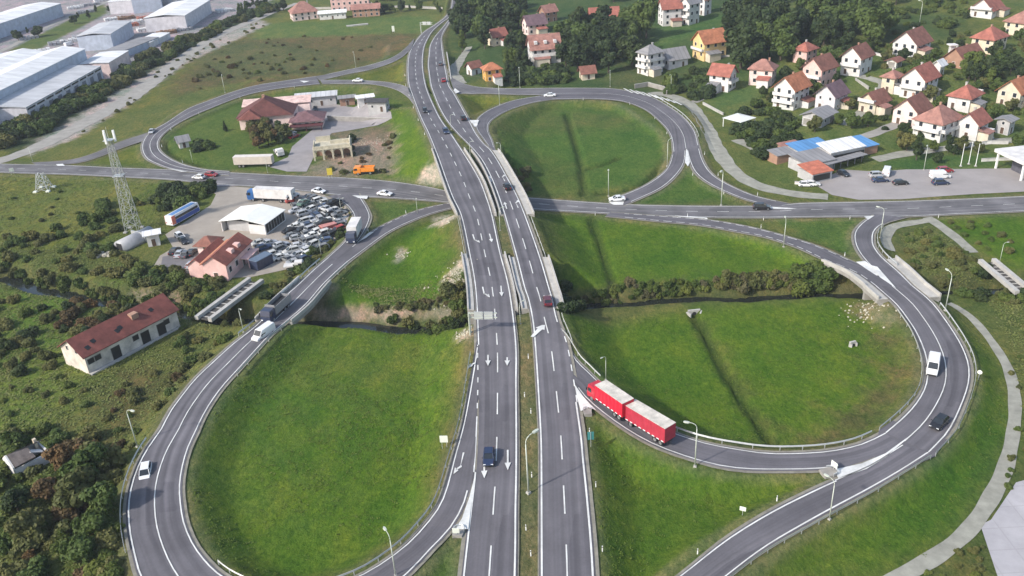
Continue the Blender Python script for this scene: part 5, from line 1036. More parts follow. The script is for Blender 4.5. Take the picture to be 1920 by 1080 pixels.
def lights(t, xf, xr, y, zf, zr):
    for s in (-1, 1): MB().box((xf, s * y, zf), (.10, .36, .16)).build('headlight', M_HL, t); MB().box((xr, s * y, zr), (.10, .26, .22)).build('tail_light', M_TL, t)
WH = wheel_mesh(.32, .22); WHV = wheel_mesh(.36, .24); WHT = wheel_mesh(.52, .32)
def car_meshes(kind):
    L = dict(hatch=4.2, sedan=4.6, suv=4.6)[kind]; h = dict(hatch=1.48, sedan=1.43, suv=1.7)[kind]; bz = dict(hatch=.92, sedan=.90, suv=1.05)[kind]; f = L / 2; g0 = .26
    body = MB(); body.loft([ring(f, .66, .34, .62, .9), ring(f - .12, .80, g0, .70, .9), ring(f - .9, .88, g0, bz - .04, .92), ring(f - 1.25, .90, g0, bz, .92), ring(-f + 1.1, .90, g0, bz + .02, .92), ring(-f + .25, .87, g0, bz + .02, .92), ring(-f, .76, .36, bz - .12, .9)])
    tail = {'hatch': -f + .28, 'sedan': -f + .95, 'suv': -f + .25}[kind]; rt = {'hatch': -f + .75, 'sedan': -f + 1.45, 'suv': -f + .6}[kind]
    gl = MB(); gl.loft([[(x, -w, z) for x, w, z in ((f - 1.15, .78, bz - .02),)] + [(f - 1.15, .78, bz - .02), (f - 1.95, .64, h - .05), (f - 1.95, -.64, h - .05)], [(tail, -.78, bz - .02), (tail, .78, bz - .02), (rt, .64, h - .05), (rt, -.64, h - .05)]])
    rf = [(f - 1.9, -.66), (f - 1.9, .66), (rt - .05, .66), (rt - .05, -.66)]; body.loft([[(x, y, h - .06) for x, y in rf], [(x * .98 + .02, y * .93, h) for x, y in rf]])
    for s in (-1, 1):
        for xa, xb in ((f - 1.15, f - 1.95), (.0, .0), (tail, rt)): body.tube((xa, s * .79, bz), (xb, s * .655, h - .04), .055, .05, 5)
    return body, gl, f, bz
def make_car(kind):
    t = thing('car', 'x', 'car'); b, g, f_, bz = car_meshes(kind); b.build('body', M_PAINT, t); g.build('windows', M_CGL, t); wheels(t, WH, (f_ - .8, -f_ + .8), .80); lights(t, f_ - .08, -f_ + .04, .58, .62, bz - .12)
    MB().box((f_ - .02, 0, .42), (.08, 1.2, .16)).build('bumper', M_TRIM, t)
    for s in (-1, 1): MB().box((f_ - 1.35, s * .97, bz + .06), (.12, .16, .12)).build('mirror', M_TRIM, t)
    return t
def make_van():
    t = thing('van', 'x', 'van'); L = 5.4; f_ = L / 2; b = MB(); b.loft([ring(f_, .78, .38, .85, .92), ring(f_ - .15, .92, .3, 1.0, .92), ring(f_ - .85, .98, .3, 1.18, .92), ring(f_ - 1.65, .99, .3, 2.2, .86), ring(-f_ + .1, .99, .3, 2.25, .86), ring(-f_, .95, .35, 2.15, .86)]); b.build('body', M_PAINT, t)
    g = MB(); g.add([(f_ - .86, -.80, 1.24), (f_ - .86, .80, 1.24), (f_ - 1.58, .74, 2.12), (f_ - 1.58, -.74, 2.12)], [(0, 1, 2, 3)])
    for s in (-1, 1): g.add([(f_ - 1.25, s * 1.0, 1.28), (f_ - 2.4, s * 1.0, 1.28), (f_ - 2.4, s * .94, 1.85), (f_ - 1.55, s * .94, 1.85)], [(0, 1, 2, 3)])
    g.v = [(x + (.03 if abs(y) < .9 else 0), y, z + .03) for x, y, z in g.v]; g.build('windows', M_CGL, t, fix=False)
    wheels(t, WHV, (f_ - .95, -f_ + 1.0), .88); lights(t, f_ - .1, -f_ + .02, .68, .78, 1.2); MB().box((f_, 0, .45), (.1, 1.5, .24)).build('bumper', M_TRIM, t)
    for s in (-1, 1): MB().box((f_ - 1.2, s * 1.10, 1.35), (.14, .2, .28)).build('mirror', M_TRIM, t)
    return t
def cab(t, x, m, h=2.9, w=2.4, glass=True):
    """a flat-nosed cab with its front at x"""
    b = MB(); b.loft([ring(x - 2.2, w / 2, .55, h, .92), ring(x - .35, w / 2, .55, h, .90), ring(x - .02, w / 2 * .96, .55, h * .62, .96)]); c = b.build('cab', m, t)
    g = MB(); g.add([(x + .0, -w * .42, h * .60), (x + .0, w * .42, h * .60), (x - .32, w * .38, h * .93), (x - .32, -w * .38, h * .93)], [(0, 1, 2, 3)])
    for s in (-1, 1): g.add([(x - .35, s * (w / 2 + .02), h * .58), (x - 1.3, s * (w / 2 + .02), h * .58), (x - 1.3, s * (w / 2 * .97 + .03), h * .85), (x - .5, s * (w / 2 * .97 + .03), h * .85)], [(0, 1, 2, 3)])
    g.build('windscreen', M_CGL, c, fix=False)
    for s in (-1, 1): MB().box((x + .02, s * .85, .85), (.1, .4, .2)).build('headlight', M_HL, t); MB().box((x - .25, s * (w / 2 + .18), h * .72), (.12, .22, .5)).build('mirror', M_TRIM, t)
    return c
M_RED = mat('red tarpaulin', (.52, .012, .035), .55, .12, .8)
def folds(m, sc=1.1):
    n, l = m.node_tree.nodes, m.node_tree.links; tc = n.new('ShaderNodeTexCoord'); w = n.new('ShaderNodeTexWave'); w.bands_direction = 'X'; w.inputs['Scale'].default_value = sc * .3; w.inputs['Distortion'].default_value = 1.5; l.new(tc.outputs['Object'], w.inputs['Vector']); b = n['Principled BSDF']
    bp = n.new('ShaderNodeBump'); bp.inputs['Strength'].default_value = .8; bp.inputs['Distance'].default_value = .12; l.new(w.outputs['Fac'], bp.inputs['Height']); l.new(bp.outputs[0], b.inputs['Normal']); return m
folds(M_RED); M_TARP = mat('pale dusty tarpaulin', (.56, .52, .46), .9, .28, .7); folds(M_TARP); M_CHAS = mat('chassis', (.05, .05, .055), .7, .2); M_NAVY = mat('navy paint', (.035, .045, .085), .35, .05, coat=.4); M_BLUE = mat('blue paint', (.04, .16, .42), .35, .06, coat=.4); M_ORNG = mat('orange paint', (.75, .25, .03), .4, .08, coat=.4); M_SILV = mat('silver grey panel', (.24, .24, .245), .5, .15); M_REFL = mat('white marking tape', (.8, .8, .8), .5, .03)
def chassis(t, x0, x1, xs): MB().box(((x0 + x1) / 2, 0, .82), (x1 - x0, 1.0, .28)).build('chassis', M_CHAS, t); wheels(t, WHT, xs, 1.0)
def boxbody(t, x0, x1, side, top, h0=1.1, h1=3.8, dash=False, w=2.5):
    mb = MB(); mb.box(((x0 + x1) / 2, 0, (h0 + h1) / 2), (x1 - x0, w, h1 - h0)); n_ = int((x1 - x0) / .9)
    for s in (-1, 1):
        for i in range(n_ if dash else 0): mb.box((x0 + (i + .5) * (x1 - x0) / n_, s * (w / 2 + .015), h0 + .08), ((x1 - x0) / n_ * .5, .03, .16), 1)
    mb.build('cargo_box', [side, M_REFL], t); MB().box(((x0 + x1) / 2, 0, h1 + .03), (x1 - x0 + .04, w + .04, .06)).build('roof', top, t)
def place(t, px, py, qx, qy, z=None, label=None, color=None, snap=True):
    p = pick(px, py, z)
    if z is None and snap: p = np.array([*p[:2], road_z(p)]); p = W(px, py, road_z(p)) if abs(p[2] - road_z(p)) < .5 else p
    q = W(qx, qy, p[2]); t.location = tuple(p + (0, 0, .02)); t.rotation_euler = (0, 0, math.atan2(q[1] - p[1], q[0] - p[0]))
    if label: t['label'] = label
    if color:
        for c in [t] + list(t.children): c.color = (*color, 1)
    return t
# big trucks
t = thing('truck', 'red box truck with a dusty pale roof leaving the main road, drawing the red trailer', 'truck'); chassis(t, -4.6, 4.6, (3.4, -2.6, -3.7)); cab(t, 4.7, mat('red paint', (.45, .02, .035), .35, .08, coat=.4), 2.9); boxbody(t, -4.7, 2.35, M_RED, M_TARP, dash=True); place(t, 1143, 764, 1109, 740, 3.7)
t = thing('trailer', 'red drawbar trailer with a dusty pale roof behind the red truck', 'trailer'); chassis(t, -4.6, 4.2, (3.0, -2.4, -3.6)); boxbody(t, -4.6, 4.2, folds(mat('dull red tarpaulin', (.40, .03, .055), .6, .2, .8)), M_TARP, dash=True); MB().tube((4.2, 0, .8), (5.8, 0, .8), .1, .08, 6).build('drawbar', M_CHAS, t); place(t, 1216, 811, 1170, 783, 3.05)
t = thing('truck', 'dark navy tipper truck with a grey open body on the left canal bridge', 'truck'); chassis(t, -4.4, 3.6, (2.8, -1.8, -3.1)); cab(t, 4.2, M_NAVY, 2.9); mb = MB(); mb.box((-1.3, 0, 1.2), (6.4, 2.5, .2)); mb.box((-1.3, 1.2, 2.1), (6.4, .12, 1.7)); mb.box((-1.3, -1.2, 2.1), (6.4, .12, 1.7)); mb.box((1.85, 0, 2.3), (.12, 2.28, 2.1)); mb.box((-4.45, 0, 2.0), (.12, 2.28, 1.5)); mb.build('tipper_body', M_SILV, t); MB().box((-1.3, 0, 1.75), (6.0, 2.2, .8)).build('load', M_TRIM, t); place(t, 519, 590, 490, 617, 3.0)
t = thing('box_truck', 'white-roofed truck with dark blue front in the curve of the junction road', 'truck'); chassis(t, -4.4, 4.0, (3.0, -2.8)); cab(t, 4.4, M_NAVY, 2.9); boxbody(t, -4.6, 2.1, WL['white'], WL['white']); place(t, 665, 446, 653, 470, 1.6)
t = thing('semi_truck', 'parked white semi-trailer with blue cab along the edge of the gravel yard', 'truck'); chassis(t, -6.6, 6.6, (5.8, 2.6, -3.2, -4.5, -5.7)); cab(t, 7.6, M_BLUE, 3.3); boxbody(t, -7.0, 5.2, WL['white'], WL['white'], 1.2, 4.0); place(t, 512, 377, 470, 375)
t = thing('coach', 'old coach with white roof, blue sides and orange-red rear parked at the yard edge', 'bus'); b = MB(); b.loft([ring(5.6, 1.2, .5, 2.0, .95), ring(5.35, 1.25, .4, 3.1, .9), ring(-5.5, 1.25, .4, 3.15, .9), ring(-5.7, 1.2, .5, 3.0, .9)]); b.build('body', mat('coach white', (.68, .68, .68), .4, .06, coat=.3), t); MB().box((.2, 0, 1.15), (10.4, 2.56, 1.1)).build('side_panel', mat('coach blue', (.05, .09, .30), .4, .1), t); MB().box((.2, 0, 2.15), (9.6, 2.50, .75)).build('windows', M_CGL, t); MB().box((-5.0, 0, 1.9), (1.3, 2.60, 2.3)).build('rear_panel', mat('orange red panel', (.58, .16, .10), .5, .1), t); MB().box((0, -.1, 3.16), (9.5, 1.4, .06)).build('roof_stripe', mat('roof blue', (.10, .22, .45), .5, .1), t); wheels(t, WHT, (3.6, -3.2), 1.05); lights(t, 5.62, -5.72, .9, .9, 1.2); place(t, 345, 411, 384, 389, snap=False)
t = thing('tipper_truck', 'bright orange tipper truck parked beside the cross road', 'truck'); chassis(t, -2.9, 3.0, (2.0, -1.8)); cab(t, 3.4, M_ORNG, 2.6); mb = MB(); mb.box((-1.0, 0, 1.15), (4.2, 2.4, .2)); mb.box((-1.0, 1.15, 1.75), (4.2, .12, 1.2)); mb.box((-1.0, -1.15, 1.75), (4.2, .12, 1.2)); mb.box((1.05, 0, 1.9), (.12, 2.2, 1.5)); mb.box((-3.05, 0, 1.75), (.12, 2.2, 1.2)); mb.build('tipper_body', M_ORNG, t); MB().box((-1.0, 0, 1.6), (3.9, 2.1, .6)).build('load', mat('orange load', (.60, .22, .04), .8, .2), t); place(t, 685, 326, 660, 327, snap=False)
t = thing('trailer', 'long pale beige trailer parked below the trees by the restaurant', 'trailer'); chassis(t, -6.3, 6.3, (5.2, -3.4, -4.7)); boxbody(t, -6.4, 6.4, mat('pale beige tarpaulin', (.52, .46, .40), .8, .12, .6), mat('dusty white tarpaulin', (.62, .57, .53), .8, .12, .6), 1.1, 3.6); place(t, 478, 312, 520, 311, snap=False)
t = thing('truck', 'white lorry cab with open bed parked right of the long beige trailer', 'truck'); chassis(t, -2.6, 2.4, (1.6, -1.6)); cab(t, 2.7, WL['white'], 2.6); MB().box((-1.1, 0, 1.25), (3.4, 2.3, .5)).build('flat_bed', M_SILV, t); place(t, 524, 291, 534, 300, snap=False)
t = thing('container', 'dark navy storage container with slanted lid by the scrapped cars and the pink house', 'container'); mb = MB(); mb.box((0, 0, 1.2), (5.2, 2.6, 2.5)); mb.build('box', M_NAVY, t); MB().box((0, 0, 2.55), (5.4, 2.8, .16)).build('lid', mat('blue grey lid', (.12, .16, .22), .5, .1), t)
for k in range(5): MB().box((-2 + k, -1.32, 1.2), (.12, .08, 2.2)).build('rib', M_NAVY, t)
place(t, 492, 499, 505, 492, snap=False)
# passenger vehicles on the roads
P_ = {k: make_car(k) for k in ('hatch', 'sedan', 'suv')}; P_['van'] = make_van(); used = set()
def vehicle(kind, px, py, qx, qy, color, label, z=None, snap=True, group=None):
    src = P_[kind]
    o = src if kind not in used else dup(src, (0, 0, 0)); used.add(kind)
    place(o, px, py, qx, qy, z, label, color, snap)
    if group: o['group'] = group
    elif 'group' in o: del o['group']
WHT_, BLK, NVY, SIL, RED_, GRY = (.72, .72, .72), (.018, .018, .020), (.02, .032, .075), (.40, .41, .43), (.28, .015, .02), (.10, .10, .105)
for a in (('hatch',917,862,913,920,NVY,'dark blue car on the left carriageway near the bottom, on a lane arrow',3.45),
          ('van',1748,693,1742,730,WHT_,'white van on the inner lane of the right loop',2.0),
          ('hatch',1760,797,1735,822,BLK,'black car with pale bonnet on the outer lane of the right loop',2.0),
          ('suv',275,893,268,935,WHT_,'white car on the outer lane of the left loop',2.25),
          ('van',495,632,462,655,WHT_,'white van right in front of the dark tipper truck',2.7),
          ('hatch',1027,568,1023,545,(.10,.02,.03),'dark red car driving away on the right carriageway below the canal bridge',6.0),
          ('sedan',951,353,944,338,BLK,'black car driving away on the right side of the overpass',7.0),
          ('hatch',797,210,800,222,BLK,'black car on the left carriageway where the upper left exit joins',5.0),
          ('hatch',836,249,842,262,NVY,'dark blue car on the left carriageway just above the overpass',6.3),
          ('sedan',869,224,862,210,BLK,'black car driving away beside the right edge below the upper loop exit',5.6),
          ('hatch',826,122,825,110,GRY,'small dark car far up on the right carriageway',2.1),
          ('hatch',832,153,830,140,RED_,'dull red car on the right carriageway by the slip road mouth',3.0),
          ('sedan',671,153,655,153,WHT_,'white car on the upper left exit ramp',2.4),
          ('sedan',1031,181,1010,182,WHT_,'white car on the slip road above the upper right meadow',2.4),
          ('sedan',1157,376,1140,377,WHT_,'white car waiting where the upper loop meets the cross road',.42),
          ('suv',1428,392,1450,392,BLK,'black car on the cross road right of the overpass',.3),
          ('sedan',598,361,615,364,WHT_,'white car on the cross road above the scrap yard',.3),
          ('hatch',397,330,412,331,RED_,'red car on the cross road at the upper left loop',.3),
          ('hatch',373,335,358,334,WHT_,'white car on the cross road just left of the red car',.3),
          ('sedan',722,366,740,368,WHT_,'white car on the cross road left of the overpass',.35),
          ('sedan',285,249,280,256,SIL,'silver car in the left bend of the upper left loop',.9),
          ('sedan',1020,82,1020,90,WHT_,'x',None)):
    if a[6] != 'x': vehicle(*a)
for a in (('suv',1645,332,1668,331,SIL,'silver car parked on the forecourt in front of a dark car'),('sedan',1650,341,1672,340,NVY,'dark blue car parked on the forecourt beside the silver car'),('hatch',1688,346,1706,345,BLK,'lone black car in the middle of the forecourt'),('van',1762,334,1780,333,WHT_,'white van on the forecourt behind a dark blue car'),('suv',1763,346,1780,345,NVY,'dark blue car parked next to the white van on the forecourt'),('suv',1771,323,1790,322,RED_,'dark red car parked at the far edge of the forecourt'),('van',1662,327,1664,322,WHT_,'white van parked on the forecourt behind the silver car'),('hatch',1511,349,1522,349,WHT_,'white car at the left corner of the forecourt'),('hatch',1523,348,1530,348,WHT_,'second white car at the left corner of the forecourt, nearer the road mouth'),('hatch',1581,329,1590,333,BLK,'black car beside the dark lean-to of the workshop'),
          ('sedan',552,258,566,253,RED_,'dull red car parked in front of the restaurant canopy'),('hatch',545,252,556,249,SIL,'silver car parked just behind the dull red car'),('hatch',592,207,592,215,BLK,'black car in the narrow lane beside the restaurant'),('hatch',597,219,598,226,SIL,'pale car in the narrow lane beside the restaurant'),
          ('van',160,172,172,165,WHT_,'white van parked beside the long grey annex'),('van',108,199,118,193,WHT_,'white van parked further left beside the long grey annex'),('van',300,78,312,73,WHT_,'white van beside the hedge near the low white shelter'),('van',130,86,145,82,WHT_,'white lorry-like van behind the big white roof'),('suv',1848,262,1860,260,SIL,'silver car parked below the porch house'),('hatch',1655,172,1662,178,WHT_,'x'),
          ('hatch',338,446,346,451,WHT_,'white car at the top of the parked row left of the pink house'),('hatch',345,455,352,461,BLK,'black car behind the white one in the row left of the pink house'),('sedan',328,474,336,466,BLK,'leftmost black car in the parked row left of the pink house'),('sedan',338,479,346,470,SIL,'silver car in the parked row left of the pink house'),('sedan',349,480,357,471,GRY,'grey car in the parked row left of the pink house'),('sedan',360,477,368,469,BLK,'black car nearest the pink house in the parked row'),('hatch',360,500,368,492,SIL,'silver car against the side of the pink house')):
    if a[6] != 'x': vehicle(*a, snap=False)
# scrapped cars in the yard, packed without order
def scrap_mesh(kind):
    b, g, f_, bz = car_meshes(kind); o = len(b.v); b.v += g.v; b.f += [tuple(i + o for i in f_) for f_ in g.f]; b.m += [1] * len(g.f)
    for x in (f_ - .8, -f_ + .8) if False else (1.4, -1.4):
        for s in (-1, 1): b.tube((x, s * .72, .32), (x, s * .92, .32), .32, .32, 10, 2)
    return b.mesh('scrapped car', [mat('scrap paint', (.5, .5, .5), .5, .25, .8, 0, True), M_CGL, M_TYRE])
SC = [scrap_mesh(k) for k in ('hatch', 'sedan', 'suv')]
pal = {'white': (.62, .62, .60), 'silver': (.42, .43, .45), 'grey': (.18, .185, .19), 'black': (.022, .022, .025), 'red': (.36, .07, .06), 'green': (.10, .16, .13), 'blue': (.06, .09, .16)}
SP = [(548,378),(585,372),(622,378),(640,388),(640,425),(632,440),(606,468),(585,486),(560,496),(540,498),(520,492),(512,470),(497,474),(484,476),(488,458),(512,452),(540,470),(560,456),(540,440),(546,425),(565,420),(590,424),(575,408),(555,398)]
sw_ = [G(x, y)[:2] for x, y in SP]; lo, hi = np.min(sw_, 0), np.max(sw_, 0); pts = []; r_ = np.random.default_rng(3)
for _ in range(9000):
    p = r_.uniform(lo, hi)
    if inpoly(np.array([p[0]]), np.array([p[1]]), sw_)[0] and all((p[0] - q[0]) ** 2 + (p[1] - q[1]) ** 2 > 2.5 ** 2 for q in pts): pts.append(p)
ks = list(pal); pr = np.array([.28, .30, .16, .09, .05, .04, .08])
for i, p in enumerate(pts[:190]):
    k = ks[r_.choice(len(ks), p=pr)]; o = link('scrapped_car', SC[i % 3]); o.location = (*p, float(hz(*p)) + .08); o.rotation_euler = (r_.normal(0, .03), r_.normal(0, .03), r_.choice([.5, .62, 2.1, 3.7]) + r_.normal(0, .18)); o.color = (*(np.array(pal[k]) * r_.uniform(.7, 1.1)), 1)
    tag(o, f'{k} scrapped car packed among the others in the scrap yard', 'scrapped car', f'{k} scrapped cars in the yard')
    if r_.random() < .2:
        o2 = link('scrapped_car', SC[(i + 1) % 3]); o2.location = (o.location.x, o.location.y, o.location.z + 1.42); o2.rotation_euler = (.02, .03, o.rotation_euler[2] + .1); k2 = ks[r_.choice(len(ks), p=pr)]; o2.color = (*pal[k2], 1); tag(o2, f'{k2} scrapped car stacked on top of another in the scrap yard', 'scrapped car', f'{k2} scrapped cars stacked on others')
t = thing('pickup', 'white flat-bed pickup at the lower corner of the scrap yard', 'pickup', (0, 0, 0)); chassis(t, -2.2, 2.0, ()); wheels(t, WHV, (1.5, -1.4), .85); cab(t, 2.5, WL['white'], 2.0, 1.8); MB().box((-1.0, 0, 1.05), (2.8, 1.9, .3)).build('flat_bed', WL['white'], t); place(t, 552, 504, 575, 502, snap=False)
t = thing('hopper', 'red metal skip standing among the scrapped cars', 'skip', tuple(G(616, 432)), R(35)); MB().box((0, 0, .9), (3.6, 2.2, 1.8), taper=1.15).build('shell', mat('faded red metal', (.40, .12, .10), .7, .2), t); MB().box((0, 0, 1.82), (4.3, 2.7, .1)).build('rim', mat('faded pink metal', (.48, .22, .20), .7, .2), t)
# ------------------------------------------------------------------ vegetation
LF = {'dark': leafmat('dark leaves', (.022, .040, .014), (.044, .070, .022), (.064, .092, .030)), 'mid': leafmat('green leaves', (.052, .086, .018), (.092, .132, .030), (.105, .140, .038)), 'olive': leafmat('olive leaves', (.082, .094, .028), (.128, .134, .042), (.160, .150, .060)),
      'rust': leafmat('rusty leaves', (.080, .056, .026), (.140, .090, .040), (.105, .098, .036)), 'lime': leafmat('yellow green leaves', (.085, .120, .022), (.125, .155, .035), (.15, .165, .05)), 'pale': leafmat('pale reed leaves', (.090, .090, .042), (.145, .135, .070), (.075, .085, .030))}
M_BARK = mat('bark', (.075, .058, .045), .95, .3, 3)
def leaf_cloud(lobes, n, size, seed, core=.8, flat=1.0, up=.0):
    r_ = np.random.default_rng(seed); lob = np.array(lobes); wts = lob[:, 3] ** 2; k = r_.choice(len(lob), n, p=wts / wts.sum()); d = r_.normal(size=(n, 3)); d /= np.linalg.norm(d, axis=1)[:, None]
    c = lob[k, :3] + d * (lob[k, 3] * r_.uniform(.72, 1.12, n))[:, None] * np.array([1, 1, flat])
    inside = np.zeros(n, bool)
    for j, q in enumerate(lob): inside |= (k != j) & (np.linalg.norm((c - q[:3]) / np.array([1, 1, flat]), axis=1) < q[3] * .72)
    keep = ~inside & (c[:, 2] > .05); c, d = c[keep], d[keep]; n = len(c)
    nn = d + r_.normal(0, .55, (n, 3)) + np.array([0, 0, .25]); nn /= np.linalg.norm(nn, axis=1)[:, None]; a = np.cross(nn, r_.normal(size=(n, 3))); a /= np.linalg.norm(a, axis=1)[:, None]; b = np.cross(nn, a)
    s = size * r_.uniform(.6, 1.35, n)[:, None]; b = b + np.array([0, 0, up]); V = np.stack([c - a * s * .5 - b * s * .6, c + a * s * .55 - b * s * .3, c + a * s * .1 + b * s * .75, c - a * s * .6 + b * s * .25], 1).reshape(-1, 3); F = np.arange(4 * n).reshape(-1, 4)
    bmx = bmesh.new()
    for q in lob:
        g = bmesh.ops.create_icosphere(bmx, subdivisions=2, radius=q[3] * core)
        for v in g['verts']:
            v.co *= 1 + .16 * math.sin(v.co.x * 5 + v.co.y * 7 + q[0] * 9) ; v.co.z *= flat; v.co += Vector(q[:3])
    bmx.verts.ensure_lookup_table(); bmx.verts.index_update(); cv = [tuple(v.co) for v in bmx.verts]; cf = [tuple(v.index for v in f_.verts) for f_ in bmx.faces]; bmx.free()
    me = bpy.data.meshes.new('crown'); me.from_pydata([tuple(v) for v in V] + cv, [], [tuple(f_) for f_ in F] + [tuple(i + 4 * n for i in f_) for f_ in cf]); return me
def lobes_for(kind, seed):
    r_ = np.random.default_rng(seed); o = []
    if kind == 'broad':
        for i in range(13):
            a = r_.uniform(0, 6.28); rr = math.sqrt(r_.uniform(0, 1)) * 2.9; z = r_.uniform(3.2, 8.0); o.append((rr * math.cos(a) * (1.15 - abs(z - 5) * .09), rr * math.sin(a), z, r_.uniform(1.1, 1.9)))
        o.append((0, 0, 5.2, 2.4)); o.append((r_.uniform(-.6, .6), 0, 8.2, 1.3))
    elif kind == 'tall':
        for i in range(13):
            z = r_.uniform(2.2, 11.5); w = 1.9 * math.sin(min(1, (z + .5) / 13) * 3.0) + .2; a = r_.uniform(0, 6.28); o.append((w * math.cos(a) * r_.uniform(.2, .9), w * math.sin(a) * r_.uniform(.2, .9), z, r_.uniform(.9, 1.6)))
        o.append((0, 0, 12.2, .9))
    elif kind == 'conifer':
        for i in range(16): z = .9 + i * .34; w = 1.5 * (1 - z / 6.8); a = i * 2.4; o.append((w * .5 * math.cos(a), w * .5 * math.sin(a), z, max(.22, w * .75)))
    elif kind == 'bush':
        for i in range(7): a = r_.uniform(0, 6.28); rr = r_.uniform(.2, 1.25); o.append((rr * math.cos(a), rr * math.sin(a), r_.uniform(.35, 1.35), r_.uniform(.45, .85)))
        o.append((0, 0, .8, .95))
    elif kind == 'reed':
        for i in range(8): a = r_.uniform(0, 6.28); rr = r_.uniform(.2, 1.3); o.append((rr * math.cos(a), rr * math.sin(a) * .7, r_.uniform(.3, .9), r_.uniform(.35, .6)))
    return o
TP = {}
def proto(kind, i, col):
    k = (kind, i, col)
    if k in TP: return TP[k]
    b = TP.get((kind, i))
    if b is None:
        n, sz, up = dict(broad=(2300, .62, 0), tall=(2100, .58, .1), conifer=(1500, .34, -.2), bush=(1500, .27, .15), reed=(1500, .26, .9))[kind]; b = leaf_cloud(lobes_for(kind, 11 * i + len(kind)), n, sz, i + 5, .72 if kind != 'reed' else .6, 1.0 if kind != 'reed' else 1.25, up); TP[(kind, i)] = b
    me = b.copy(); me.name = kind + ' crown'; me.materials.append(LF[col]); TP[k] = me; return me
TR = {}
def trunk_mesh(kind, i):
    if (kind, i) in TR: return TR[(kind, i)]
    r_ = np.random.default_rng(i + 50); mb = MB(); h = dict(broad=6.0, tall=10.5, conifer=6.0)[kind]; p = np.zeros(3)
    pts = [(0, 0, -.5)] + [(r_.normal(0, .12), r_.normal(0, .12), h * (j + 1) / 4) for j in range(4)]; rad = [.34, .27, .21, .15, .07]
    for j in range(4): mb.tube(pts[j], pts[j + 1], rad[j], rad[j + 1], 7)
    if kind != 'conifer':
        for j in range(5): a = j * 1.3; q = pts[2 + j % 2]; mb.tube(q, (q[0] + 1.9 * math.cos(a) * (1 if kind == 'broad' else .6), q[1] + 1.9 * math.sin(a) * (1 if kind == 'broad' else .6), q[2] + 1.5), .12, .04, 5)
    TR[(kind, i)] = mb.mesh('trunk', [M_BARK]); return TR[(kind, i)]
FULL = dict(broad=9.4, tall=13.2, conifer=6.6, bush=2.1, reed=1.5)
def plant(kind, p, h, col, label, cat, name, group=None, i=0, wide=1.0):
    s = h / FULL[kind]; rz = random.uniform(0, 6.28)
    if kind in TRK:
        t = thing(name, label, cat, p, rz, group); t.scale = (s * wide, s * wide, s); c = link('trunk', trunk_mesh(kind, i), t); c = link('crown', proto(kind, i, col), t)
    else:
        t = link(name, proto(kind, i, col)); t.location = tuple(p); t.rotation_euler = (0, 0, rz); t.scale = (s * wide, s * wide, s); tag(t, label, cat, group)
    return t
TRK = ('broad', 'tall', 'conifer')
OBST = [(o.location.x, o.location.y, (6.5 if o['category'] in ('house', 'building', 'workshop', 'barn') else 3.5)) for o in COL.objects if o.parent is None and o.get('category') in ('house', 'building', 'hut', 'garage', 'shed', 'workshop', 'barn', 'hall', 'cabin', 'canopy', 'gazebo', 'car', 'van', 'truck', 'bus', 'mast', 'outbuilding', 'trailer')]
OBA = np.array(OBST)
def hedge_free(p, m):
    j = min(max(np.searchsorted(gy, p[1]), 0), len(gy) - 1); i = min(max(np.searchsorted(gx, p[0]), 0), len(gx) - 1)
    return near[j, i] > m and cd[j, i] > 2.6
def scatter(poly, n, kind, hr, cols, label, group, name, cat, mind=1.6, clear=1.5, avoid=1.0, wide=(.9, 1.25), lit=0.0, seed=0):
    w = np.array([G(x, y)[:2] for x, y in poly]); lo, hi = w.min(0), w.max(0); r_ = np.random.default_rng(seed + int(poly[0][0] * 7 + poly[0][1]) % 9999); P = []; tries = 0
    while len(P) < n and tries < n * 60:
        tries += 1; p = r_.uniform(lo, hi)
        if not inpoly(p[:1], p[1:], w)[0] or not hedge_free(p, clear): continue
        if P and np.min(np.hypot(*(np.array(P) - p).T)) < mind: continue
        h = r_.uniform(*hr)
        if avoid and np.any(np.hypot(OBA[:, 0] - p[0], OBA[:, 1] - p[1]) < OBA[:, 2] * avoid + min(h * .25, 2)): continue
        P.append(p); kd = kind if isinstance(kind, str) else kind[r_.integers(len(kind))]
        plant(kd, (*p, float(hz(*p)) - .1), h, cols[r_.integers(len(cols))], label, cat, name, group, int(r_.integers(4)), r_.uniform(*wide))
def trees(poly, n, hr, cols, where, kind=('broad', 'tall'), **k):
    k.setdefault('mind', 3.2); scatter(poly, n, kind, hr, cols, 'leafy tree ' + where, 'trees ' + where, 'leafy_tree', 'tree', **k)
def shrubs(poly, n, hr, cols, where, name='shrub', kind='bush', word='shrub', **k): scatter(poly, n, kind, hr, cols, word + ' ' + where, word + 's ' + where, name, 'shrub', **k)
D, Mi, O, Ru, Li, Pa = 'dark', 'mid', 'olive', 'rust', 'lime', 'pale'
trees([(838,70),(850,35),(880,10),(985,5),(990,60),(960,60),(905,110),(870,105)], 40, (9, 14), (D, D, Mi), 'in the dark wood right of the far end of the main road')
trees([(955,70),(985,95),(985,140),(950,150),(948,110)], 14, (6, 9), (D, D, Mi), 'behind the orange house')
trees([(1058,140),(1062,80),(1110,58),(1195,70),(1190,125),(1140,150)], 34, (10, 15), (D, D, D, Mi), 'in the dark grove between the mansard house and the tall white house')
shrubs([(955,160),(960,125),(1060,128),(1062,158)], 26, (2.5, 4.5), (D, Mi), 'along the foot of the wood above the slip road', avoid=.6)
p = G(1212, 72); plant('broad', p, 17, Mi, 'very tall round-crowned tree standing alone above the tall white house', 'tree', 'leafy_tree', None, 1, .82)
trees([(1352,88),(1365,40),(1480,30),(1660,55),(1640,88),(1560,98),(1500,95),(1478,128),(1385,130)], 56, (11, 17), (D, D, D, Mi), 'in the tall dark wood above the pink houses')
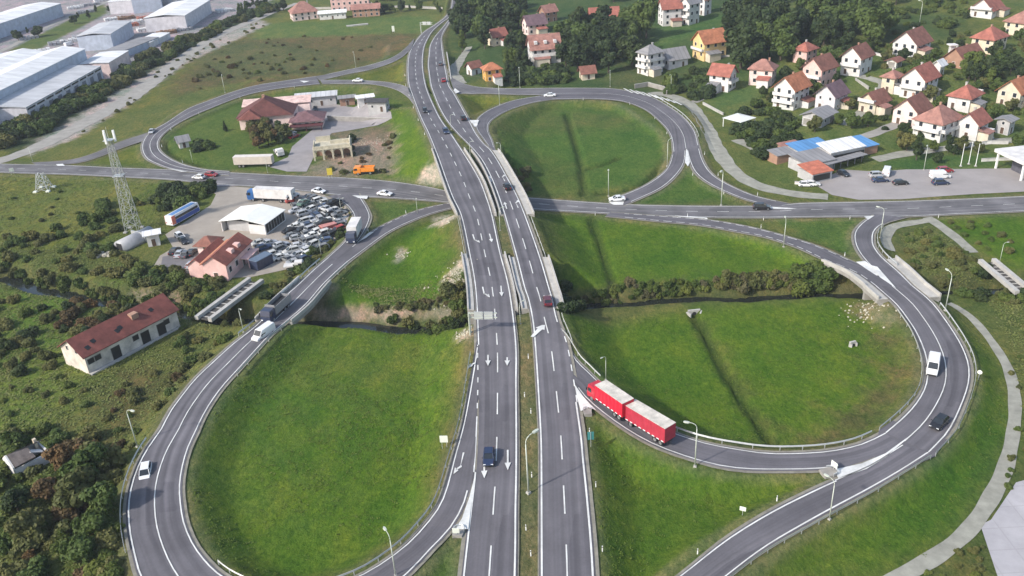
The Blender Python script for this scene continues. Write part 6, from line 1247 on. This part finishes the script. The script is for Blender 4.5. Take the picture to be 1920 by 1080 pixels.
trees([(690,-10),(850,-40),(1240,-30),(1240,2),(1100,12),(1000,8),(860,12),(700,8)], 40, (8, 12), (D, Mi), 'along the top edge of the picture')
trees([(1340,-10),(1480,-30),(1480,15),(1400,22)], 14, (8, 13), (D, Mi), 'above the lawn at the top edge')
trees([(1480,20),(1690,-30),(1690,10),(1600,45)], 22, (9, 14), (D, Mi), 'at the upper edge of the tall dark wood')
shrubs([(1650,80),(1690,20),(1830,-20),(1810,50),(1700,60)], 34, (1.5, 4), (Mi, D, Mi), 'on the green slope above the big gabled house', name='hillside_shrub')
trees([(1480,125),(1600,92),(1930,60),(1930,290),(1700,290),(1560,260),(1480,245),(1400,200)], 86, (2.5, 6.0), (D, Mi, Mi, O), 'in the gardens of the village', mind=3.2, kind='broad', avoid=.68)
shrubs([(1480,125),(1600,92),(1930,60),(1930,290),(1700,290),(1560,260),(1480,245),(1400,200)], 90, (.9, 2.2), (D, Mi, O, Li), 'in the gardens of the village', name='garden_shrub', mind=2, avoid=.8, seed=8)
trees([(1795,150),(1820,112),(1890,100),(1935,130),(1935,165),(1850,185)], 22, (5, 8.5), (D, D, Mi), 'in the dark thicket below the cream hipped house', mind=2.6)
shrubs([(1375,235),(1400,190),(1480,210),(1500,262),(1430,300),(1390,268)], 34, (2, 4.2), (D, D, Mi), 'around the white sun roof and its garden', avoid=.8)
shrubs([(1250,175),(1262,132),(1320,140),(1340,178),(1325,190)], 18, (2, 5), (D, Mi), 'below the tall white house', avoid=.7)
for a in ((1718,300,8.5,'tall',D,'slim dark tree at the corner of the forecourt lawn'),(1777,286,4.5,'tall',D,'small dark column tree behind the forecourt lawn'),(1500,180,6.5,'broad',D,'round dark tree in front of the orange-roofed house'),(423,246,4.2,'conifer',D,'small dark conifer on the lawn inside the upper left loop'),(1757,306,3.2,'broad',D,'round dark bush tree on the forecourt lawn')):
    plant(a[3], G(a[0], a[1]), a[2], a[4], a[5], 'tree', 'conifer' if a[3] == 'conifer' else 'leafy_tree', None, 2)
trees([(445,285),(452,250),(480,238),(530,240),(535,262),(520,285)], 15, (4, 6.5), (Ru, O, D, O), 'in the brownish clump below the restaurant', mind=2.2, avoid=.3, kind='broad')
shrubs([(358,285),(362,268),(392,265),(390,288)], 7, (1.5, 3.2), (D, Mi), 'beside the tiny white cabin', avoid=.3)
shrubs([(600,315),(650,300),(740,255),(738,320),(660,330)], 16, (.8, 1.8), (O, Ru), 'on the bare ground around the concrete shell', avoid=.5)
shrubs([(655,265),(660,248),(668,262),(660,295)], 4, (1.5, 3), (D,), 'at the right side of the concrete shell', avoid=.3)
for q, n_ in (([(-10,285),(0,238),(60,222),(110,206),(110,232),(50,262)], 34), ([(110,230),(108,204),(250,128),(262,142),(160,205)], 46), ([(250,140),(250,122),(400,52),(410,64),(280,132)], 46), ([(400,64),(398,50),(500,8),(520,22),(430,52)], 26)):
    shrubs(q, n_, (2.5, 5.2), (D, D, Mi, O), 'in the dark hedge along the railway strip', name='hedge_shrub', mind=2.0, avoid=.2, seed=n_, clear=.2)
shrubs([(150,250),(330,110),(480,42),(500,50),(350,118),(180,250),(90,290)], 26, (.8, 1.8), (O, O), 'between the railway strip and the brown field', name='field_shrub', mind=3)
shrubs([(330,190),(340,105),(470,70),(760,60),(760,90),(600,138),(440,168)], 36, (.6, 1.4), (O, Ru, O, O), 'scattered over the brown field', name='field_shrub', mind=4)
shrubs([(330,150),(400,110),(560,105),(640,125),(560,142),(440,162)], 34, (1.0, 2.2), (O, O, Ru, Li), 'in the rough lower part of the brown field', name='field_shrub', mind=3, seed=4)
trees([(20,75),(60,60),(200,15),(210,22),(100,60),(40,90)], 8, (4, 7), (D,), 'among the halls of the industrial estate', mind=8, avoid=.2)
trees([(430,28),(470,8),(540,0),(530,25),(480,35)], 12, (5, 8), (D, Mi), 'at the end of the railway hedge near the pink building', mind=4)
trees([(690,20),(830,10),(832,26),(700,28)], 12, (4, 7), (Mi, D), 'behind the long pale wall at the far end of the field', mind=4)
# rough ground on the left
shrubs([(300,395),(290,365),(360,346),(395,352),(385,372),(330,400)], 22, (2.0, 4.0), (D, Mi, D), 'along the upper left edge of the gravel yard', avoid=.5)
shrubs([(150,420),(190,385),(290,375),(285,400),(235,430),(170,450)], 16, (1.2, 3.0), (Mi, Mi, O), 'around the foot of the lattice mast', avoid=.2)
shrubs([(0,365),(150,345),(160,420),(0,440)], 8, (.7, 1.3), (O, Mi), 'in the field by the stubby lattice tower', avoid=.3, mind=4)
shrubs([(-20,440),(120,425),(225,478),(215,525),(60,512),(-20,492)], 30, (1.3, 2.8), (O, Mi, Mi, O), 'in the scrub above the canal at the far left', mind=2.2, name='scrub_bush')
shrubs([(225,480),(290,500),(372,520),(440,525),(430,575),(330,565),(220,545)], 34, (1.4, 2.8), (Mi, Mi, O, Li), 'in the thicket between the pink house and the canal', mind=1.8, avoid=.6, name='scrub_bush')
shrubs([(130,570),(270,575),(250,598),(150,640),(110,620)], 22, (1.3, 2.6), (D, Ru, O), 'in the scrub behind the derelict barn', mind=1.9, name='scrub_bush')
shrubs([(-20,560),(100,575),(135,640),(100,690),(-20,720)], 22, (1.2, 2.4), (D, Mi, O, O), 'in the dark scrub left of the derelict barn', mind=2.2, name='scrub_bush')
shrubs([(345,600),(400,575),(470,590),(450,630),(390,680),(330,660)], 14, (1.0, 2.0), (Mi, O, O), 'between the barn and the left loop road', mind=2.2, clear=2.4, name='slope_shrub')
shrubs([(200,730),(330,680),(370,690),(300,775),(250,850),(190,830)], 20, (.8, 1.8), (O, Ru, O, Mi), 'on the rough slope below the derelict barn', mind=2.2, clear=2.4, name='slope_shrub')
shrubs([(0,720),(150,700),(190,760),(120,820),(0,830)], 12, (.7, 1.4), (O, Mi, Li), 'in the green meadow below the barn', mind=4, name='slope_shrub')
shrubs([(-20,840),(100,800),(220,830),(232,900),(225,1000),(235,1090),(-20,1100)], 58, (1.4, 3.2), (Mi, O, O, Ru, Li), 'in the dense bushes at the bottom left corner', mind=1.7, avoid=.6, clear=2.2, name='scrub_bush')
shrubs([(205,960),(232,930),(238,1080),(180,1100),(190,1020)], 14, (1.4, 2.6), (Li, Li, O), 'yellowish, at the edge of the left loop road', mind=1.6, clear=1.4, seed=3)
for x, y, h, c in ((172,915,7.2,Mi),(200,890,6.2,O),(150,950,6.5,O),(205,960,5.5,Mi),(180,1010,5.0,Mi),(125,880,5.0,Ru),(160,1060,5.5,Mi),(60,1010,5.2,O),(95,940,4.6,Ru),(35,960,4.4,D)): plant('broad', G(x, y), h, c, 'bushy tree in the dense bushes at the bottom left corner', 'tree', 'leafy_tree', 'bushy trees at the bottom left corner', int(x) % 4, 1.15)
# canal banks
rd = dict(name='reed_clump', kind='reed', word='reed clump', mind=1.0, clear=1.0, avoid=0)
shrubs([(1075,560),(1200,528),(1350,524),(1480,520),(1560,522),(1560,538),(1330,546),(1100,572)], 66, (.7, 1.5), (Pa, Li, Mi, Mi), 'on the canal bank in the right meadow', **rd)
shrubs([(1330,532),(1490,525),(1490,540),(1340,546)], 20, (1.4, 2.4), (Li, O, Pa), 'tall and yellowish, on the canal bank right of the middle', **{**rd, 'seed': 5})
shrubs([(1490,545),(1520,490),(1560,505),(1600,530),(1560,546)], 12, (1.8, 3.6), (D, Mi, Mi), 'dark, where the canal meets the curved bridge', clear=1.4, avoid=0)
p = G(1497, 548); plant('bush', p, 3.4, Li, 'bright yellow-green bush on the canal bank near the curved bridge', 'shrub', 'shrub', None, 1)
shrubs([(690,575),(880,560),(885,590),(700,588)], 26, (.6, 1.2), (O, Pa, Pa, Mi), 'on the upper canal bank left of the main road', **rd)
shrubs([(700,608),(880,606),(880,618),(700,612)], 22, (.8, 1.5), (O, Mi, D), 'on the lower canal bank left of the main road', **rd)
shrubs([(840,545),(890,520),(888,600),(845,600)], 9, (1.5, 3.0), (O, Mi, O), 'brownish, beside the canal bridge of the left carriageway', clear=1.6, avoid=0)
shrubs([(1035,500),(1075,560),(1090,585),(1060,590),(1040,540)], 14, (1.4, 2.8), (D, D, Mi), 'dark, in the shade right of the canal bridge', clear=2.0, avoid=0)
shrubs([(0,500),(250,560),(420,580),(420,596),(200,575),(0,530)], 40, (1.0, 2.0), (O, Mi, Mi), 'along the canal at the left', **rd)
shrubs([(960,300),(985,320),(990,360),(960,350)], 8, (1.2, 2.2), (O, Pa), 'on the bank right of the overpass', clear=1.2, avoid=0)
# right side
shrubs([(1690,440),(1740,425),(1860,505),(1850,545),(1780,545),(1710,505)], 26, (.8, 1.8), (O, Mi, O), 'in the rough ground inside the right junction bend', clear=1.6, mind=1.7, name='verge_shrub')
shrubs([(1840,500),(1930,540),(1930,580),(1830,560),(1790,555)], 16, (1.2, 2.2), (D, O, Mi), 'around the right footbridge', clear=1.6, name='verge_shrub')
shrubs([(1760,415),(1830,412),(1930,470),(1860,480)], 14, (.8, 1.6), (O, Mi), 'beside the straight pale path at the right', name='verge_shrub', mind=3)
shrubs([(1880,640),(1930,600),(1930,760),(1905,730)], 6, (.5, 1.0), (O, Mi), 'right of the pale path at the right edge', name='verge_shrub', mind=1.8)
shrubs([(1890,870),(1915,790),(1940,850),(1860,975),(1850,960)], 6, (.6, 1.1), (Mi, O), 'in the hedge between the path and the concrete apron', name='verge_shrub', mind=1.4)
shrubs([(1700,1090),(1830,1010),(1850,1020),(1860,1090)], 10, (.5, 1.0), (O, Mi, Li), 'below the concrete apron at the bottom right', name='verge_shrub', mind=1.5)
shrubs([(490,560),(560,500),(640,430),(650,420),(600,505),(520,570)], 26, (1.0, 2.2), (O, Mi, D), 'on the verge between the scrap yard and the left ramp', name='verge_shrub', mind=1.5, avoid=.6, clear=1.8)
# rough uncut grass, too fine to count
def rough_grass(polys, per, label):
    V = []; r_ = np.random.default_rng(9)
    for poly, n in polys:
        w = np.array([G(x, y)[:2] for x, y in poly]); P = r_.uniform(w.min(0), w.max(0), (n * 3, 2)); P = P[inpoly(P[:, 0], P[:, 1], w)][:n]
        j = np.clip(np.searchsorted(gy, P[:, 1]), 0, len(gy) - 1); i = np.clip(np.searchsorted(gx, P[:, 0]), 0, len(gx) - 1); P = P[(near[j, i] > 1.4) & (cd[j, i] > 3)]
        for _ in range(5):
            n = len(P); Q = P + r_.normal(0, .45, P.shape); z = hz(Q[:, 0], Q[:, 1]); c = np.c_[Q, z + r_.uniform(.04, .26, n) * per]; nn = np.c_[r_.normal(-.15, .35, n), r_.normal(-.1, .35, n), np.ones(n)]; nn /= np.linalg.norm(nn, axis=1)[:, None]
            u = np.cross(nn, r_.normal(size=(n, 3))); u /= np.linalg.norm(u, axis=1)[:, None]; v_ = np.cross(nn, u); s = r_.uniform(.12, .34, n)[:, None]
            V.append(np.stack([c - u * s, c - v_ * s * .5, c + u * s, c + v_ * s * .6], 1).reshape(-1, 3))
    V = np.concatenate(V); n = len(V) // 4; me = bpy.data.meshes.new('rough grass'); me.vertices.add(4 * n); me.vertices.foreach_set('co', V.ravel()); me.loops.add(4 * n); me.loops.foreach_set('vertex_index', np.arange(4 * n)); me.polygons.add(n); me.polygons.foreach_set('loop_start', np.arange(0, 4 * n, 4)); me.polygons.foreach_set('loop_total', np.full(n, 4)); me.update(calc_edges=True)
    me.materials.append(leafmat('uncut grass', (.105, .140, .030), (.155, .172, .050), (.20, .18, .08))); tag(link('rough_grass', me), label, 'grass', None, 'stuff')
rough_grass([([(-30,440),(430,520),(470,590),(300,780),(240,900),(235,1100),(-30,1100)], 6000), ([(-30,330),(380,345),(390,360),(250,470),(-30,500)], 2000), ([(1690,440),(1740,425),(1860,505),(1840,545),(1720,510)], 900), ([(1850,560),(1960,560),(1960,860),(1925,760),(1905,660)], 900), ([(330,190),(340,105),(470,70),(760,60),(600,138),(440,168)], 1500), ([(640,520),(720,585),(880,590),(880,520)], 500)], .8, 'rough uncut grass and weeds on the unmown ground at the left and right')
def tufts(polys, label):
    V = []; r_ = np.random.default_rng(21)
    for poly, n in polys:
        w = np.array([G(x, y)[:2] for x, y in poly]); P = r_.uniform(w.min(0), w.max(0), (n * 3, 2)); k = wob(P[:, 0], P[:, 1], .11, 1) + wob(P[:, 0] + 9, P[:, 1], .37, .8) + r_.normal(0, .6, len(P)); P = P[inpoly(P[:, 0], P[:, 1], w) & (k > .1)][:n]
        j = np.clip(np.searchsorted(gy, P[:, 1]), 0, len(gy) - 1); i = np.clip(np.searchsorted(gx, P[:, 0]), 0, len(gx) - 1); P = P[(near[j, i] > 2.0) & (cd[j, i] > 4)]; P = P[::2]; n = len(P); sz = r_.uniform(.3, .9, n)
        for _ in range(7):
            Q = P + r_.normal(0, .26, P.shape) * sz[:, None]; c = np.c_[Q, hz(Q[:, 0], Q[:, 1]) + r_.uniform(.03, .20, n) * sz]; nn = np.c_[r_.normal(0, .5, n), r_.normal(-.1, .5, n), np.ones(n)]; nn /= np.linalg.norm(nn, axis=1)[:, None]
            u = np.cross(nn, r_.normal(size=(n, 3))); u /= np.linalg.norm(u, axis=1)[:, None]; v_ = np.cross(nn, u); s = (r_.uniform(.1, .26, n) * sz)[:, None]; V.append(np.stack([c - u * s, c - v_ * s * .5, c + u * s, c + v_ * s * .6], 1).reshape(-1, 3))
    V = np.concatenate(V); n = len(V) // 4; me = bpy.data.meshes.new('meadow tufts'); me.vertices.add(4 * n); me.vertices.foreach_set('co', V.ravel()); me.loops.add(4 * n); me.loops.foreach_set('vertex_index', np.arange(4 * n)); me.polygons.add(n); me.polygons.foreach_set('loop_start', np.arange(0, 4 * n, 4)); me.polygons.foreach_set('loop_total', np.full(n, 4)); me.update(calc_edges=True)
    me.materials.append(leafmat('meadow tuft grass', (.068, .122, .013), (.092, .142, .020), (.135, .150, .036))); tag(link('meadow_tufts', me), label, 'grass', None, 'stuff')
tufts([([(600,600),(860,615),(880,640),(860,800),(800,960),(640,1075),(430,1075),(360,950),(370,830),(450,700),(540,610)], 5200), ([(640,520),(720,440),(850,400),(885,480),(890,560),(760,580)], 900), ([(1110,780),(1180,820),(1290,862),(1430,885),(1560,890),(1430,960),(1290,1065),(1130,1100)], 1500), ([(1070,590),(1300,575),(1640,560),(1700,620),(1720,700),(1640,800),(1560,835),(1400,830),(1260,800),(1110,690)], 2200), ([(1790,600),(1850,660),(1890,760),(1860,880),(1800,1000),(1690,1075),(1420,1075),(1600,960),(1780,830)], 1500), ([(1010,410),(1130,412),(1430,445),(1560,500),(1160,540),(1060,550)], 900), ([(925,260),(960,210),(1060,192),(1180,200),(1240,240),(1200,345),(1000,360)], 600)], 'uneven tufts of longer grass in the meadows inside the loops')
# ------------------------------------------------------------------ the air
hb = MB(); hb.box((0, 400, 58), (5200, 4400, 132)); hm = bpy.data.materials.new('haze air'); hm.use_nodes = True; n, l = hm.node_tree.nodes, hm.node_tree.links; n.remove(n['Principled BSDF'])
v = n.new('ShaderNodeVolumePrincipled'); v.inputs['Color'].default_value = (.80, .87, 1.0, 1); v.inputs['Density'].default_value = HAZE; l.new(v.outputs[0], n['Material Output'].inputs['Volume'])
if HAZE: tag(hb.build('haze', hm), 'thin blue haze in the air', 'haze', None, 'stuff')
